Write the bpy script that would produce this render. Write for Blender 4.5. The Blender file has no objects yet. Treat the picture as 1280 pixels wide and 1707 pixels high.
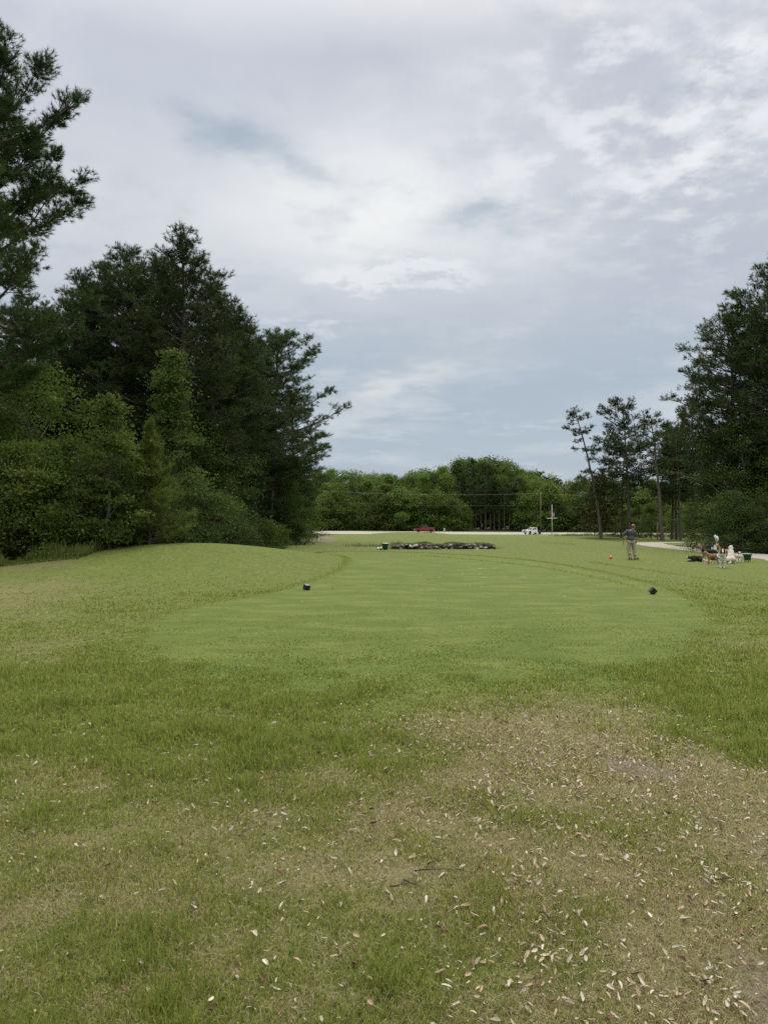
import bpy, bmesh, math, random
import numpy as np
from mathutils import Vector, Matrix, Quaternion

scene = bpy.context.scene
COL = scene.collection
R = math.radians
PI = math.pi

# ------------------------------------------------------------------ camera geometry
CAM_Z = 1.65
F_PX = 1233.0                    # focal length in photo pixels (1280 x 1707)
HOR = 878.0                      # horizon row in the photo


def gp(u, v, z=0.0):
    """ground point seen at photo pixel u, v"""
    y = F_PX * (CAM_Z - z) / (v - HOR)
    return ((u - 640.0) / F_PX * y, y)


def xat(u, y):
    return (u - 640.0) / F_PX * y


def zat(v, y):
    return CAM_Z + (HOR - v) / F_PX * y


# ------------------------------------------------------------------ small numpy noise
_rng0 = np.random.default_rng(7)
_PERM = np.concatenate([_rng0.permutation(256)] * 3).astype(np.int64)
_GRAD = _rng0.random(256) * 2 - 1


def vnoise(x, y, seed=0):
    x = np.asarray(x, float); y = np.asarray(y, float)
    ix = np.floor(x).astype(np.int64); iy = np.floor(y).astype(np.int64)
    fx = x - ix; fy = y - iy
    fx = fx * fx * (3 - 2 * fx); fy = fy * fy * (3 - 2 * fy)

    def h(a, b):
        return _GRAD[_PERM[(_PERM[(a + seed * 17) & 255] + b) & 255]]
    a = h(ix, iy); b = h(ix + 1, iy); c = h(ix, iy + 1); d = h(ix + 1, iy + 1)
    return (a * (1 - fx) + b * fx) * (1 - fy) + (c * (1 - fx) + d * fx) * fy


def fbm(x, y, seed=0, octv=4):
    s = 0; a = 0.5
    for o in range(octv):
        s = s + a * vnoise(np.asarray(x) * 2 ** o, np.asarray(y) * 2 ** o, seed + o * 3)
        a *= 0.5
    return s


def sstep(a, b, x):
    t = np.clip((np.asarray(x, float) - a) / (b - a), 0, 1)
    return t * t * (3 - 2 * t)


# ------------------------------------------------------------------ object helpers
def tag(o, label=None, cat=None, group=None, kind=None):
    if label: o['label'] = label
    if cat: o['category'] = cat
    if group: o['group'] = group
    if kind: o['kind'] = kind
    return o


def empty(name, loc=(0, 0, 0), rz=0.0, label=None, cat=None, group=None):
    o = bpy.data.objects.new(name, None)
    o.empty_display_size = 0.2
    o.location = loc
    o.rotation_euler = (0, 0, rz)
    COL.objects.link(o)
    return tag(o, label, cat, group)


def link(name, me, parent=None, mats=()):
    o = bpy.data.objects.new(name, me)
    COL.objects.link(o)
    if parent is not None:
        o.parent = parent
    for m in mats:
        me.materials.append(m)
    return o


def np_mesh(name, V, quads=None, tris=None, fattr=None, cattr=None, mat_idx=None, smooth=False):
    V = np.asarray(V, np.float32)
    nq = 0 if quads is None else len(quads)
    nt = 0 if tris is None else len(tris)
    me = bpy.data.meshes.new(name)
    me.vertices.add(len(V)); me.vertices.foreach_set('co', V.ravel())
    lv = []
    if nq: lv.append(np.asarray(quads, np.int32).ravel())
    if nt: lv.append(np.asarray(tris, np.int32).ravel())
    lv = np.concatenate(lv)
    me.loops.add(len(lv)); me.loops.foreach_set('vertex_index', lv)
    starts = np.concatenate([np.arange(nq) * 4, nq * 4 + np.arange(nt) * 3]).astype(np.int32)
    tot = np.concatenate([np.full(nq, 4), np.full(nt, 3)]).astype(np.int32)
    me.polygons.add(nq + nt)
    me.polygons.foreach_set('loop_start', starts)
    me.polygons.foreach_set('loop_total', tot)
    if mat_idx is not None:
        me.polygons.foreach_set('material_index', np.asarray(mat_idx, np.int32))
    me.update(calc_edges=True)
    me.polygons.foreach_set('use_smooth', np.full(nq + nt, bool(smooth)))
    for k, a in (fattr or {}).items():
        at = me.attributes.new(k, 'FLOAT', 'POINT')
        at.data.foreach_set('value', np.asarray(a, np.float32))
    for k, a in (cattr or {}).items():
        at = me.attributes.new(k, 'FLOAT_COLOR', 'POINT')
        c = np.ones((len(V), 4), np.float32); c[:, :3] = a
        at.data.foreach_set('color', c.ravel())
    return me


# bmesh shapes -------------------------------------------------------
def box(bm, c, s, rot=None, mi=0):
    m = Matrix.Translation(c) @ (rot.to_4x4() if rot is not None else Matrix.Identity(4)) @ Matrix.Diagonal((s[0], s[1], s[2], 1))
    r = bmesh.ops.create_cube(bm, size=1.0, matrix=m)
    for f in {f for v in r['verts'] for f in v.link_faces}:
        f.material_index = mi
    return r['verts']


def cone(bm, p0, p1, r0, r1, n=10, mi=0, caps=True):
    p0 = Vector(p0); p1 = Vector(p1); d = p1 - p0
    q = d.to_track_quat('Z', 'Y')
    rings = []
    for p, r in ((p0, r0), (p1, r1)):
        rings.append([bm.verts.new(p + q @ Vector((math.cos(a) * r, math.sin(a) * r, 0))) for a in [2 * PI * k / n for k in range(n)]])
    for k in range(n):
        f = bm.faces.new((rings[0][k], rings[0][(k + 1) % n], rings[1][(k + 1) % n], rings[1][k]))
        f.material_index = mi; f.smooth = True
    if caps:
        f = bm.faces.new(rings[0][::-1]); f.material_index = mi
        f = bm.faces.new(rings[1]); f.material_index = mi


def lathe(bm, prof, n=20, c=(0, 0, 0), mi=0, sx=1.0, sy=1.0):
    """prof: list of (r, z)"""
    rings = []
    for r, z in prof:
        rings.append([bm.verts.new((c[0] + sx * r * math.cos(2 * PI * k / n), c[1] + sy * r * math.sin(2 * PI * k / n), c[2] + z)) for k in range(n)])
    for a, b in zip(rings, rings[1:]):
        for k in range(n):
            f = bm.faces.new((a[k], a[(k + 1) % n], b[(k + 1) % n], b[k])); f.smooth = True; f.material_index = mi
    if prof[0][0] > 1e-4: bm.faces.new(rings[0][::-1]).material_index = mi
    if prof[-1][0] > 1e-4: bm.faces.new(rings[-1]).material_index = mi


def ellip(bm, c, r, rot=None, seg=14, mi=0):
    m = Matrix.Translation(c) @ (rot.to_4x4() if rot is not None else Matrix.Identity(4)) @ Matrix.Diagonal((r[0], r[1], r[2], 1))
    d = bmesh.ops.create_uvsphere(bm, u_segments=seg, v_segments=max(6, seg // 2 + 2), radius=1.0, matrix=m)
    for f in {f for v in d['verts'] for f in v.link_faces}:
        f.smooth = True; f.material_index = mi


def capsule(bm, p0, p1, r0, r1, n=10):
    cone(bm, p0, p1, r0, r1, n)
    ellip(bm, p0, (r0,) * 3, seg=n)
    ellip(bm, p1, (r1,) * 3, seg=n)


def chain(bm, pts, radii, n=10):
    for i in range(len(pts) - 1):
        capsule(bm, pts[i], pts[i + 1], radii[i], radii[i + 1], n)


def done(bm, name, mats, parent=None, bevel=0.0):
    if bevel:
        es = [e for e in bm.edges if len(e.link_faces) == 2 and e.calc_face_angle(0) > 0.5]
        bmesh.ops.bevel(bm, geom=es, offset=bevel, segments=2, affect='EDGES', profile=0.6)
    bmesh.ops.recalc_face_normals(bm, faces=bm.faces[:])
    me = bpy.data.meshes.new(name)
    bm.to_mesh(me); bm.free()
    if not isinstance(mats, (list, tuple)): mats = [mats]
    return link(name, me, parent, mats)


def fused(bm, voxel, smooth_it=4, paint=None):
    """fuse overlapping shapes into ONE continuous skin (voxel remesh), optional material index per face"""
    me = bpy.data.meshes.new('tmp'); bm.to_mesh(me); bm.free()
    o = bpy.data.objects.new('tmp', me); COL.objects.link(o)
    m = o.modifiers.new('r', 'REMESH'); m.mode = 'VOXEL'; m.voxel_size = voxel; m.use_smooth_shade = True
    s = o.modifiers.new('s', 'SMOOTH'); s.factor = 0.5; s.iterations = smooth_it
    dg = bpy.context.evaluated_depsgraph_get()
    dg.update()
    out = bpy.data.meshes.new_from_object(o.evaluated_get(dg))
    bpy.data.objects.remove(o); bpy.data.meshes.remove(me)
    if paint is not None:
        n = len(out.polygons)
        c = np.empty(n * 3, np.float32); out.polygons.foreach_get('center', c)
        c = c.reshape(-1, 3)
        out.polygons.foreach_set('material_index', np.asarray(paint(c), np.int32))
    out.polygons.foreach_set('use_smooth', np.ones(len(out.polygons), bool))
    return out


# ------------------------------------------------------------------ materials
def new_mat(name):
    m = bpy.data.materials.new(name); m.use_nodes = True
    nt = m.node_tree
    return m, nt, nt.nodes['Principled BSDF']


def N(nt, t, **kw):
    n = nt.nodes.new(t)
    for k, v in kw.items():
        setattr(n, k, v)
    return n


def mathn(nt, op, a, b=None, clamp=False):
    n = N(nt, 'ShaderNodeMath', operation=op); n.use_clamp = clamp
    for i, x in enumerate((a, b)):
        if x is None: continue
        if isinstance(x, (int, float)): n.inputs[i].default_value = x
        else: nt.links.new(x, n.inputs[i])
    return n.outputs[0]


def mix(nt, f, a, b, blend='MIX'):
    n = N(nt, 'ShaderNodeMix', data_type='RGBA', blend_type=blend)
    n.clamp_factor = True
    for s, x in (('Factor', f), ('A', a), ('B', b)):
        sock = [i for i in n.inputs if i.name == s and (i.type == 'RGBA' or (s == 'Factor' and i.type == 'VALUE'))][0]
        if isinstance(x, (int, float)): sock.default_value = x
        elif isinstance(x, (tuple, list)): sock.default_value = (*x[:3], 1)
        else: nt.links.new(x, sock)
    return [o for o in n.outputs if o.type == 'RGBA'][0]


def noise(nt, vec, scale, detail=4, rough=0.55, dist=0.0, col=False):
    n = N(nt, 'ShaderNodeTexNoise')
    n.inputs['Scale'].default_value = scale
    n.inputs['Detail'].default_value = detail
    n.inputs['Roughness'].default_value = rough
    n.inputs['Distortion'].default_value = dist
    if vec is not None: nt.links.new(vec, n.inputs['Vector'])
    return n.outputs['Color'] if col else n.outputs['Fac']


def ramp(nt, fac, stops, interp='LINEAR'):
    n = N(nt, 'ShaderNodeValToRGB'); cr = n.color_ramp; cr.interpolation = interp
    while len(cr.elements) < len(stops): cr.elements.new(0.5)
    for e, (p, c) in zip(cr.elements, stops):
        e.position = p
        e.color = (*c, 1) if isinstance(c, (tuple, list)) else (c, c, c, 1)
    nt.links.new(fac, n.inputs['Fac'])
    return n.outputs['Color']


def remap(nt, x, a, b, c=0.0, d=1.0):
    n = N(nt, 'ShaderNodeMapRange'); n.clamp = True; n.interpolation_type = 'SMOOTHSTEP'
    nt.links.new(x, n.inputs['Value'])
    n.inputs['From Min'].default_value = a; n.inputs['From Max'].default_value = b
    n.inputs['To Min'].default_value = c; n.inputs['To Max'].default_value = d
    return n.outputs['Result']


def objvec(nt, scale=(1, 1, 1)):
    tc = N(nt, 'ShaderNodeTexCoord')
    if scale == (1, 1, 1): return tc.outputs['Object']
    mp = N(nt, 'ShaderNodeMapping'); mp.inputs['Scale'].default_value = scale
    nt.links.new(tc.outputs['Object'], mp.inputs['Vector'])
    return mp.outputs['Vector']


def plain(name, col, rough=0.6, var=0.15, scale=8.0, metal=0.0, spec=0.5, bump=0.0, coat=0.0):
    """a procedural paint / cloth / plastic with slight mottling"""
    m, nt, b = new_mat(name)
    f = noise(nt, objvec(nt), scale, 5)
    lo = tuple(max(0, c * (1 - var)) for c in col); hi = tuple(min(1, c * (1 + var)) for c in col)
    nt.links.new(mix(nt, f, lo, hi), b.inputs['Base Color'])
    b.inputs['Roughness'].default_value = rough
    b.inputs['Metallic'].default_value = metal
    b.inputs['Specular IOR Level'].default_value = spec
    b.inputs['Coat Weight'].default_value = coat
    if bump:
        bp = N(nt, 'ShaderNodeBump'); bp.inputs['Strength'].default_value = bump; bp.inputs['Distance'].default_value = 0.02
        nt.links.new(noise(nt, objvec(nt), scale * 4, 4), bp.inputs['Height'])
        nt.links.new(bp.outputs[0], b.inputs['Normal'])
    return m


def foliage_mat(name, dark, mid, light, trans=0.25, rough=0.6, spec=0.10):
    m, nt, b = new_mat(name)
    at = N(nt, 'ShaderNodeAttribute', attribute_name='tone')
    c = ramp(nt, at.outputs['Fac'], [(0.0, dark), (0.55, mid), (1.0, light)])
    oi = N(nt, 'ShaderNodeObjectInfo')
    hs = N(nt, 'ShaderNodeHueSaturation')
    nt.links.new(c, hs.inputs['Color'])
    nt.links.new(mathn(nt, 'MULTIPLY_ADD', oi.outputs['Random'], 0.022), hs.inputs['Hue'])
    hs.inputs['Hue'].links[0].from_node.inputs[2].default_value = 0.480
    v = N(nt, 'ShaderNodeMath', operation='MULTIPLY_ADD'); nt.links.new(oi.outputs['Random'], v.inputs[0]); v.inputs[1].default_value = 0.6; v.inputs[2].default_value = 0.7
    nt.links.new(v.outputs[0], hs.inputs['Value'])
    c = hs.outputs['Color']
    nt.links.new(c, b.inputs['Base Color'])
    b.inputs['Roughness'].default_value = rough
    b.inputs['Specular IOR Level'].default_value = spec
    tr = N(nt, 'ShaderNodeBsdfTranslucent')
    nt.links.new(mix(nt, 0.3, c, (0.12, 0.17, 0.03)), tr.inputs['Color'])
    mx = N(nt, 'ShaderNodeMixShader'); mx.inputs[0].default_value = trans
    nt.links.new(b.outputs[0], mx.inputs[1]); nt.links.new(tr.outputs[0], mx.inputs[2])
    nt.links.new(mx.outputs[0], nt.nodes['Material Output'].inputs['Surface'])
    return m


def bark_mat(name, a, b_, scale=6.0):
    m, nt, b = new_mat(name)
    v = objvec(nt, (1, 1, 0.25))
    f = noise(nt, v, scale, 6, 0.65, 0.6)
    nt.links.new(ramp(nt, f, [(0.3, a), (0.7, b_)]), b.inputs['Base Color'])
    b.inputs['Roughness'].default_value = 0.9
    bp = N(nt, 'ShaderNodeBump'); bp.inputs['Strength'].default_value = 0.7; bp.inputs['Distance'].default_value = 0.03
    nt.links.new(f, bp.inputs['Height']); nt.links.new(bp.outputs[0], b.inputs['Normal'])
    return m
# ================================================================== camera
cam_d = bpy.data.cameras.new('camera')
cam_d.sensor_fit = 'VERTICAL'; cam_d.sensor_height = 36.0; cam_d.sensor_width = 27.0; cam_d.lens = 26.0
cam_d.clip_start = 0.05; cam_d.clip_end = 6000
cam = bpy.data.objects.new('camera', cam_d); COL.objects.link(cam)
cam.location = (0, 0, CAM_Z)
cam.rotation_euler = (R(90) + math.atan(24.5 / F_PX), 0, 0)
scene.camera = cam

# ================================================================== light
SUN_EL, SUN_AZ = R(48), R(14)          # azimuth measured from +Y (view direction) towards +X
sun_d = bpy.data.lights.new('sun', 'SUN'); sun_d.energy = 1.5; sun_d.angle = R(24); sun_d.color = (1.0, 0.93, 0.80)
sun = bpy.data.objects.new('sun', sun_d); COL.objects.link(sun)
sd = Vector((math.sin(SUN_AZ) * math.cos(SUN_EL), math.cos(SUN_AZ) * math.cos(SUN_EL), math.sin(SUN_EL)))
sun.rotation_euler = sd.to_track_quat('Z', 'Y').to_euler()

vs = scene.view_settings
vs.view_transform = 'Standard'; vs.look = 'None'; vs.gamma = 1.0; vs.exposure = 0.42; vs.use_curve_mapping = False


def build_world():
    w = bpy.data.worlds.new('World'); scene.world = w; w.use_nodes = True
    nt = w.node_tree; nt.nodes.clear()
    out = N(nt, 'ShaderNodeOutputWorld')
    tc = N(nt, 'ShaderNodeTexCoord')
    sep = N(nt, 'ShaderNodeSeparateXYZ'); nt.links.new(tc.outputs['Generated'], sep.inputs[0])
    x, y, z = sep.outputs
    sky = N(nt, 'ShaderNodeTexSky', sky_type='NISHITA')
    sky.sun_disc = False; sky.sun_elevation = SUN_EL; sky.sun_rotation = SUN_AZ
    sky.air_density = 1.2; sky.dust_density = 2.0; sky.ozone_density = 1.0
    bg_sky = N(nt, 'ShaderNodeBackground'); bg_sky.inputs['Strength'].default_value = 0.085
    nt.links.new(sky.outputs[0], bg_sky.inputs['Color'])

    el = mathn(nt, 'ARCSINE', z)
    az = mathn(nt, 'ARCTAN2', x, y)
    # cloud-deck plane coordinates (perspective-correct cloud texture)
    zz = mathn(nt, 'ADD', mathn(nt, 'MAXIMUM', z, 0.0), 0.10)
    px = mathn(nt, 'DIVIDE', x, zz); py = mathn(nt, 'DIVIDE', y, zz)
    cmb = N(nt, 'ShaderNodeCombineXYZ'); nt.links.new(px, cmb.inputs[0]); nt.links.new(py, cmb.inputs[1])
    P = cmb.outputs[0]
    # warp for irregular edges
    wc = noise(nt, P, 3.0, 5, 0.6, 0.0, col=True)
    ws = N(nt, 'ShaderNodeSeparateColor'); nt.links.new(wc, ws.inputs[0])
    wa = mathn(nt, 'MULTIPLY', mathn(nt, 'SUBTRACT', ws.outputs[0], 0.5), 0.20)
    we = mathn(nt, 'MULTIPLY', mathn(nt, 'SUBTRACT', ws.outputs[1], 0.5), 0.10)
    azw = mathn(nt, 'ADD', az, wa); elw = mathn(nt, 'ADD', el, we)
    detail = noise(nt, P, 3.6, 8, 0.60, 0.1)
    fine = noise(nt, P, 11.0, 7, 0.62, 0.0)
    broad = noise(nt, P, 0.9, 5, 0.55, 0.2)

    def blob(u, v, ru, rv, rot=0.0):
        a0 = math.atan((u - 640) / F_PX); e0 = math.atan((HOR - v) / F_PX * math.cos(a0))
        ra = ru / F_PX * math.cos(a0) ** 2; re = rv / F_PX * math.cos(e0) ** 2
        a = mathn(nt, 'SUBTRACT', azw, a0); e = mathn(nt, 'SUBTRACT', elw, e0)
        c, s = math.cos(R(rot)), math.sin(R(rot))
        a2 = mathn(nt, 'ADD', mathn(nt, 'MULTIPLY', a, c / ra), mathn(nt, 'MULTIPLY', e, s / ra))
        e2 = mathn(nt, 'ADD', mathn(nt, 'MULTIPLY', a, -s / re), mathn(nt, 'MULTIPLY', e, c / re))
        q = mathn(nt, 'ADD', mathn(nt, 'MULTIPLY', a2, a2), mathn(nt, 'MULTIPLY', e2, e2))
        return mathn(nt, 'EXPONENT', mathn(nt, 'MULTIPLY', q, -1.0))

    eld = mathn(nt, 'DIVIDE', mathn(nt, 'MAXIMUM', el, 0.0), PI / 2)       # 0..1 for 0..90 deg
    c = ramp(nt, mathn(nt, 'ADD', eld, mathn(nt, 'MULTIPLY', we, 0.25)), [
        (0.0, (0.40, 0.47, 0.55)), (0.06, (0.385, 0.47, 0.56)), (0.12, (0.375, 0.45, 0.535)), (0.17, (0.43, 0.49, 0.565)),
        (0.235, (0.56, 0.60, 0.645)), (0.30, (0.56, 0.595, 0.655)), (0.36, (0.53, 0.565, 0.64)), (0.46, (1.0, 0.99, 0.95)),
        (0.62, (3.0, 2.88, 2.6)), (1.0, (3.9, 3.7, 3.3))])  # overhead sky, out of view, brightened to light the ground and trees

    def over(c, col, f, amt):
        return mix(nt, mathn(nt, 'MULTIPLY', f, amt, clamp=True), c, col)
    BR = (0.84, 0.855, 0.85); BL = (0.36, 0.44, 0.52); LV = (0.63, 0.65, 0.69); GY = (0.40, 0.45, 0.53)
    # broad brightness of the thin veil
    c = over(c, LV, blob(130, 380, 260, 150), 0.55)
    c = over(c, BR, blob(640, 360, 300, 130), 0.85)
    c = over(c, (0.93, 0.935, 0.92), blob(640, 330, 170, 70), 0.55)
    c = over(c, (0.72, 0.74, 0.78), blob(930, 260, 240, 70, 8), 0.6)
    c = over(c, GY, blob(700, 110, 230, 90), 0.45)
    c = over(c, GY, blob(1160, 420, 260, 130), 0.45)
    # soft streaks everywhere
    c = over(c, (0.70, 0.73, 0.77), remap(nt, broad, 0.46, 0.70), 0.42)
    c = over(c, GY, remap(nt, detail, 0.50, 0.72), 0.34)
    c = over(c, (0.76, 0.78, 0.80), remap(nt, noise(nt, P, 2.1, 7, 0.6, 0.3), 0.50, 0.70), 0.30)
    # mottled altocumulus, upper right
    alto = mathn(nt, 'MAXIMUM', blob(1160, 190, 330, 210), blob(1010, 60, 180, 80))
    mott = noise(nt, P, 8.5, 5, 0.55, 0.0)
    c = over(c, GY, mathn(nt, 'MULTIPLY', alto, remap(nt, mott, 0.58, 0.42)), 0.75)
    c = over(c, (0.84, 0.86, 0.885), mathn(nt, 'MULTIPLY', alto, remap(nt, mott, 0.50, 0.66)), 0.55)
    c = over(c, (0.86, 0.875, 0.89), mathn(nt, 'MULTIPLY', blob(1190, 235, 230, 50, 12), remap(nt, fine, 0.38, 0.62)), 0.55)
    c = over(c, (0.88, 0.89, 0.90), mathn(nt, 'MULTIPLY', blob(1235, 90, 90, 40, 10), remap(nt, fine, 0.35, 0.6)), 0.9)
    # blue-grey openings
    for (u, v, ru, rv, rot, am) in ((355, 205, 120, 34, -12, 0.95), (485, 268, 80, 26, -15, 0.75), (850, 362, 115, 32, 4, 0.9),
                                    (648, 612, 110, 12, 0, 0.6), (570, 628, 60, 8, 0, 0.35), (1160, 130, 120, 24, 6, 0.4), (330, 120, 120, 30, 0, 0.15),
                                    (640, 560, 260, 40, 0, 0.35), (885, 25, 40, 22, 0, .4), (820, 605, 90, 12, 0, .4)):
        c = over(c, BL, mathn(nt, 'MULTIPLY', blob(u, v, ru, rv, rot), remap(nt, detail, 0.30, 0.58)), am)
    # small bright cloud in the centre and pale shafts near the horizon
    c = over(c, (0.50, 0.55, 0.61), blob(670, 500, 240, 60), 0.45)
    cl = mathn(nt, 'MULTIPLY', remap(nt, blob(668, 462, 150, 30, -3), 0.25, 0.7), remap(nt, fine, 0.36, 0.50))
    c = over(c, (0.80, 0.82, 0.835), cl, 0.7)
    c = over(c, (0.47, 0.53, 0.59), mathn(nt, 'MULTIPLY', blob(690, 472, 65, 10), remap(nt, detail, 0.38, 0.52)), 0.6)
    c = over(c, (0.71, 0.73, 0.72), blob(650, 642, 110, 22, 10), 0.65)
    c = over(c, (0.62, 0.655, 0.68), blob(590, 690, 120, 26, 28), 0.55)
    c = over(c, (0.66, 0.70, 0.74), mathn(nt, 'MULTIPLY', blob(500, 535, 90, 14), remap(nt, fine, 0.4, 0.6)), 0.6)
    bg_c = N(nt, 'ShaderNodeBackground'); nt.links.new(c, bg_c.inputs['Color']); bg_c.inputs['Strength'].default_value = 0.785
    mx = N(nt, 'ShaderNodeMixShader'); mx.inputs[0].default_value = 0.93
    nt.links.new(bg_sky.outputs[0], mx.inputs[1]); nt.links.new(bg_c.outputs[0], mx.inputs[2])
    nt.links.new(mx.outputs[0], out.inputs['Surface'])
    w.cycles.sampling_method = 'MANUAL'; w.cycles.sample_map_resolution = 512


build_world()

# ================================================================== terrain
RD_A, RD_B = np.array([-22.5, 222.0]), np.array([83.0, 190.0])
RD_DIR = (RD_B - RD_A) / np.linalg.norm(RD_B - RD_A)
RD_NRM = np.array([-RD_DIR[1], RD_DIR[0]])           # points away from the camera
RD_HALF = 6.0


def road_coords(x, y):
    dx = np.asarray(x) - RD_A[0]; dy = np.asarray(y) - RD_A[1]
    return dx * RD_DIR[0] + dy * RD_DIR[1], dx * RD_NRM[0] + dy * RD_NRM[1]


def road_z(s, d):
    return -0.02 - 0.47 * np.clip(s, -150, 320) / 110.2 + 0.062 * d


def g2(x, y, cx, cy, sx, sy):
    return np.exp(-(((x - cx) / sx) ** 2 + ((y - cy) / sy) ** 2))


def hz(x, y):
    x = np.asarray(x, float); y = np.asarray(y, float)
    z = 0.72 * g2(x, y, -6.9, 33.5, 5.0, 6.0) + 0.45 * g2(x, y, -11.5, 32, 4.5, 6.0)
    z = z + 0.10 * sstep(0.0, -0.9, tee_dist_fast(x, y)) * sstep(20, 14, y) * 0
    far = sstep(14, 45, y)
    z = z + far * 0.10 * fbm(x * 0.07, y * 0.07, 3, 3)
    z = z + 0.025 * fbm(x * 0.5, y * 0.5, 5, 3) * sstep(1, 6, np.abs(y)) * (1 - 0.7 * sstep(10, 30, y))
    # raised green, humps on the right
    z = z + 0.78 * g2(x, y, 4.0, 118, 9, 18)
    z = z + 0.42 * g2(x, y, 18.5, 78, 4.5, 6) + 0.30 * g2(x, y, 12, 66, 4.0, 5)
    z = z + 0.30 * g2(x, y, 26, 100, 9, 12)
    z = z - 0.35 * g2(x, y, 13, 92, 8, 6)
    # ditch with a cut far bank
    mx = sstep(0.0, 1.2, x) * sstep(9.6, 7.6, x)
    lip = 59.6 + 0.5 * np.sin(x * 1.3) + 0.3 * np.sin(x * 3.1 + 1)
    ditch = -0.75 * sstep(54.0, 57.5, y) * sstep(lip + 0.7, lip, y)
    bank = (0.22 + 0.05 * np.sin(x * 2.3)) * sstep(lip, lip + 0.6, y) * sstep(80, 62, y)
    z = z + mx * (ditch + bank)
    m2 = sstep(13.6, 14.4, x) * sstep(17.6, 16.6, x)
    z = z + m2 * (-0.25 * sstep(62.5, 64.5, y) * sstep(65.3, 65.0, y) + 0.12 * sstep(65.0, 65.4, y) * sstep(72, 66, y))
    # mown edge east of the tee: a small step down
    # blend to the road
    s, d = road_coords(x, y)
    rz_ = road_z(s, np.clip(d, -9, 9)) - 0.16
    k = sstep(-45, -7.5, d)
    z = z * (1 - k) + rz_ * k
    z = z + 0.5 * sstep(9, 30, d)
    return z


TEE_PX = [(243, 1050), (252, 1078), (320, 1115), (430, 1140), (560, 1152), (720, 1155), (880, 1145), (1010, 1122), (1110, 1090), (1165, 1060),
          (1180, 1035), (1165, 1010), (1110, 982), (1040, 962), (960, 946), (880, 934), (800, 927), (720, 922), (640, 919), (560, 919), (530, 922),
          (545, 929), (578, 937), (575, 949), (520, 969), (440, 991), (370, 1003), (290, 1022)]
TEE = np.array([gp(u, v) for u, v in TEE_PX])
_t = []                                   # rounded outline
for i in range(len(TEE)):
    p0, p1, p2, p3 = TEE[i - 1], TEE[i], TEE[(i + 1) % len(TEE)], TEE[(i + 2) % len(TEE)]
    for t in (0, 1 / 3, 2 / 3):
        _t.append(0.5 * ((2 * p1) + (-p0 + p2) * t + (2 * p0 - 5 * p1 + 4 * p2 - p3) * t * t + (-p0 + 3 * p1 - 3 * p2 + p3) * t ** 3))
TEE = np.array(_t)


def poly_dist(x, y, P):
    """signed distance to closed polygon, negative inside"""
    x = np.asarray(x, float).ravel(); y = np.asarray(y, float).ravel()
    d2 = np.full(x.shape, 1e9); ins = np.zeros(x.shape, bool)
    n = len(P)
    for i in range(n):
        ax, ay = P[i]; bx, by = P[(i + 1) % n]
        ex, ey = bx - ax, by - ay
        t = np.clip(((x - ax) * ex + (y - ay) * ey) / (ex * ex + ey * ey + 1e-12), 0, 1)
        d2 = np.minimum(d2, (x - ax - t * ex) ** 2 + (y - ay - t * ey) ** 2)
        cond = ((ay > y) != (by > y))
        with np.errstate(divide='ignore', invalid='ignore'):
            xi = ax + (y - ay) / (by - ay + 1e-15) * ex
        ins ^= cond & (x < xi)
    d = np.sqrt(d2)
    return np.where(ins, -d, d)


def tee_dist_fast(x, y):
    return np.full(np.asarray(x).shape, 1.0)


def tee_mask(x, y):
    sh = np.asarray(x).shape
    x = np.asarray(x, float).ravel(); y = np.asarray(y, float).ravel()
    d = np.full(x.shape, 9.0)
    m = (np.abs(x) < 16) & (y > 4) & (y < 56)
    if m.any(): d[m] = poly_dist(x[m], y[m], TEE)
    w = 0.14 + 0.013 * y
    near = 0.75 * np.exp(-((x - 0.4) / 4.0) ** 2) * sstep(9.5, 8.0, y)           # worn, ragged near edge
    d = d + (0.20 + near) * 2.0 * fbm(x * 2.2, y * 2.2, 11, 3)
    return sstep(1, -1, d / (w + near)).reshape(sh)


def uv_of(x, y):
    y = np.maximum(np.asarray(y, float), 1.2)
    return 640 + F_PX * np.asarray(x) / y, HOR + F_PX * CAM_Z / y


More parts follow.
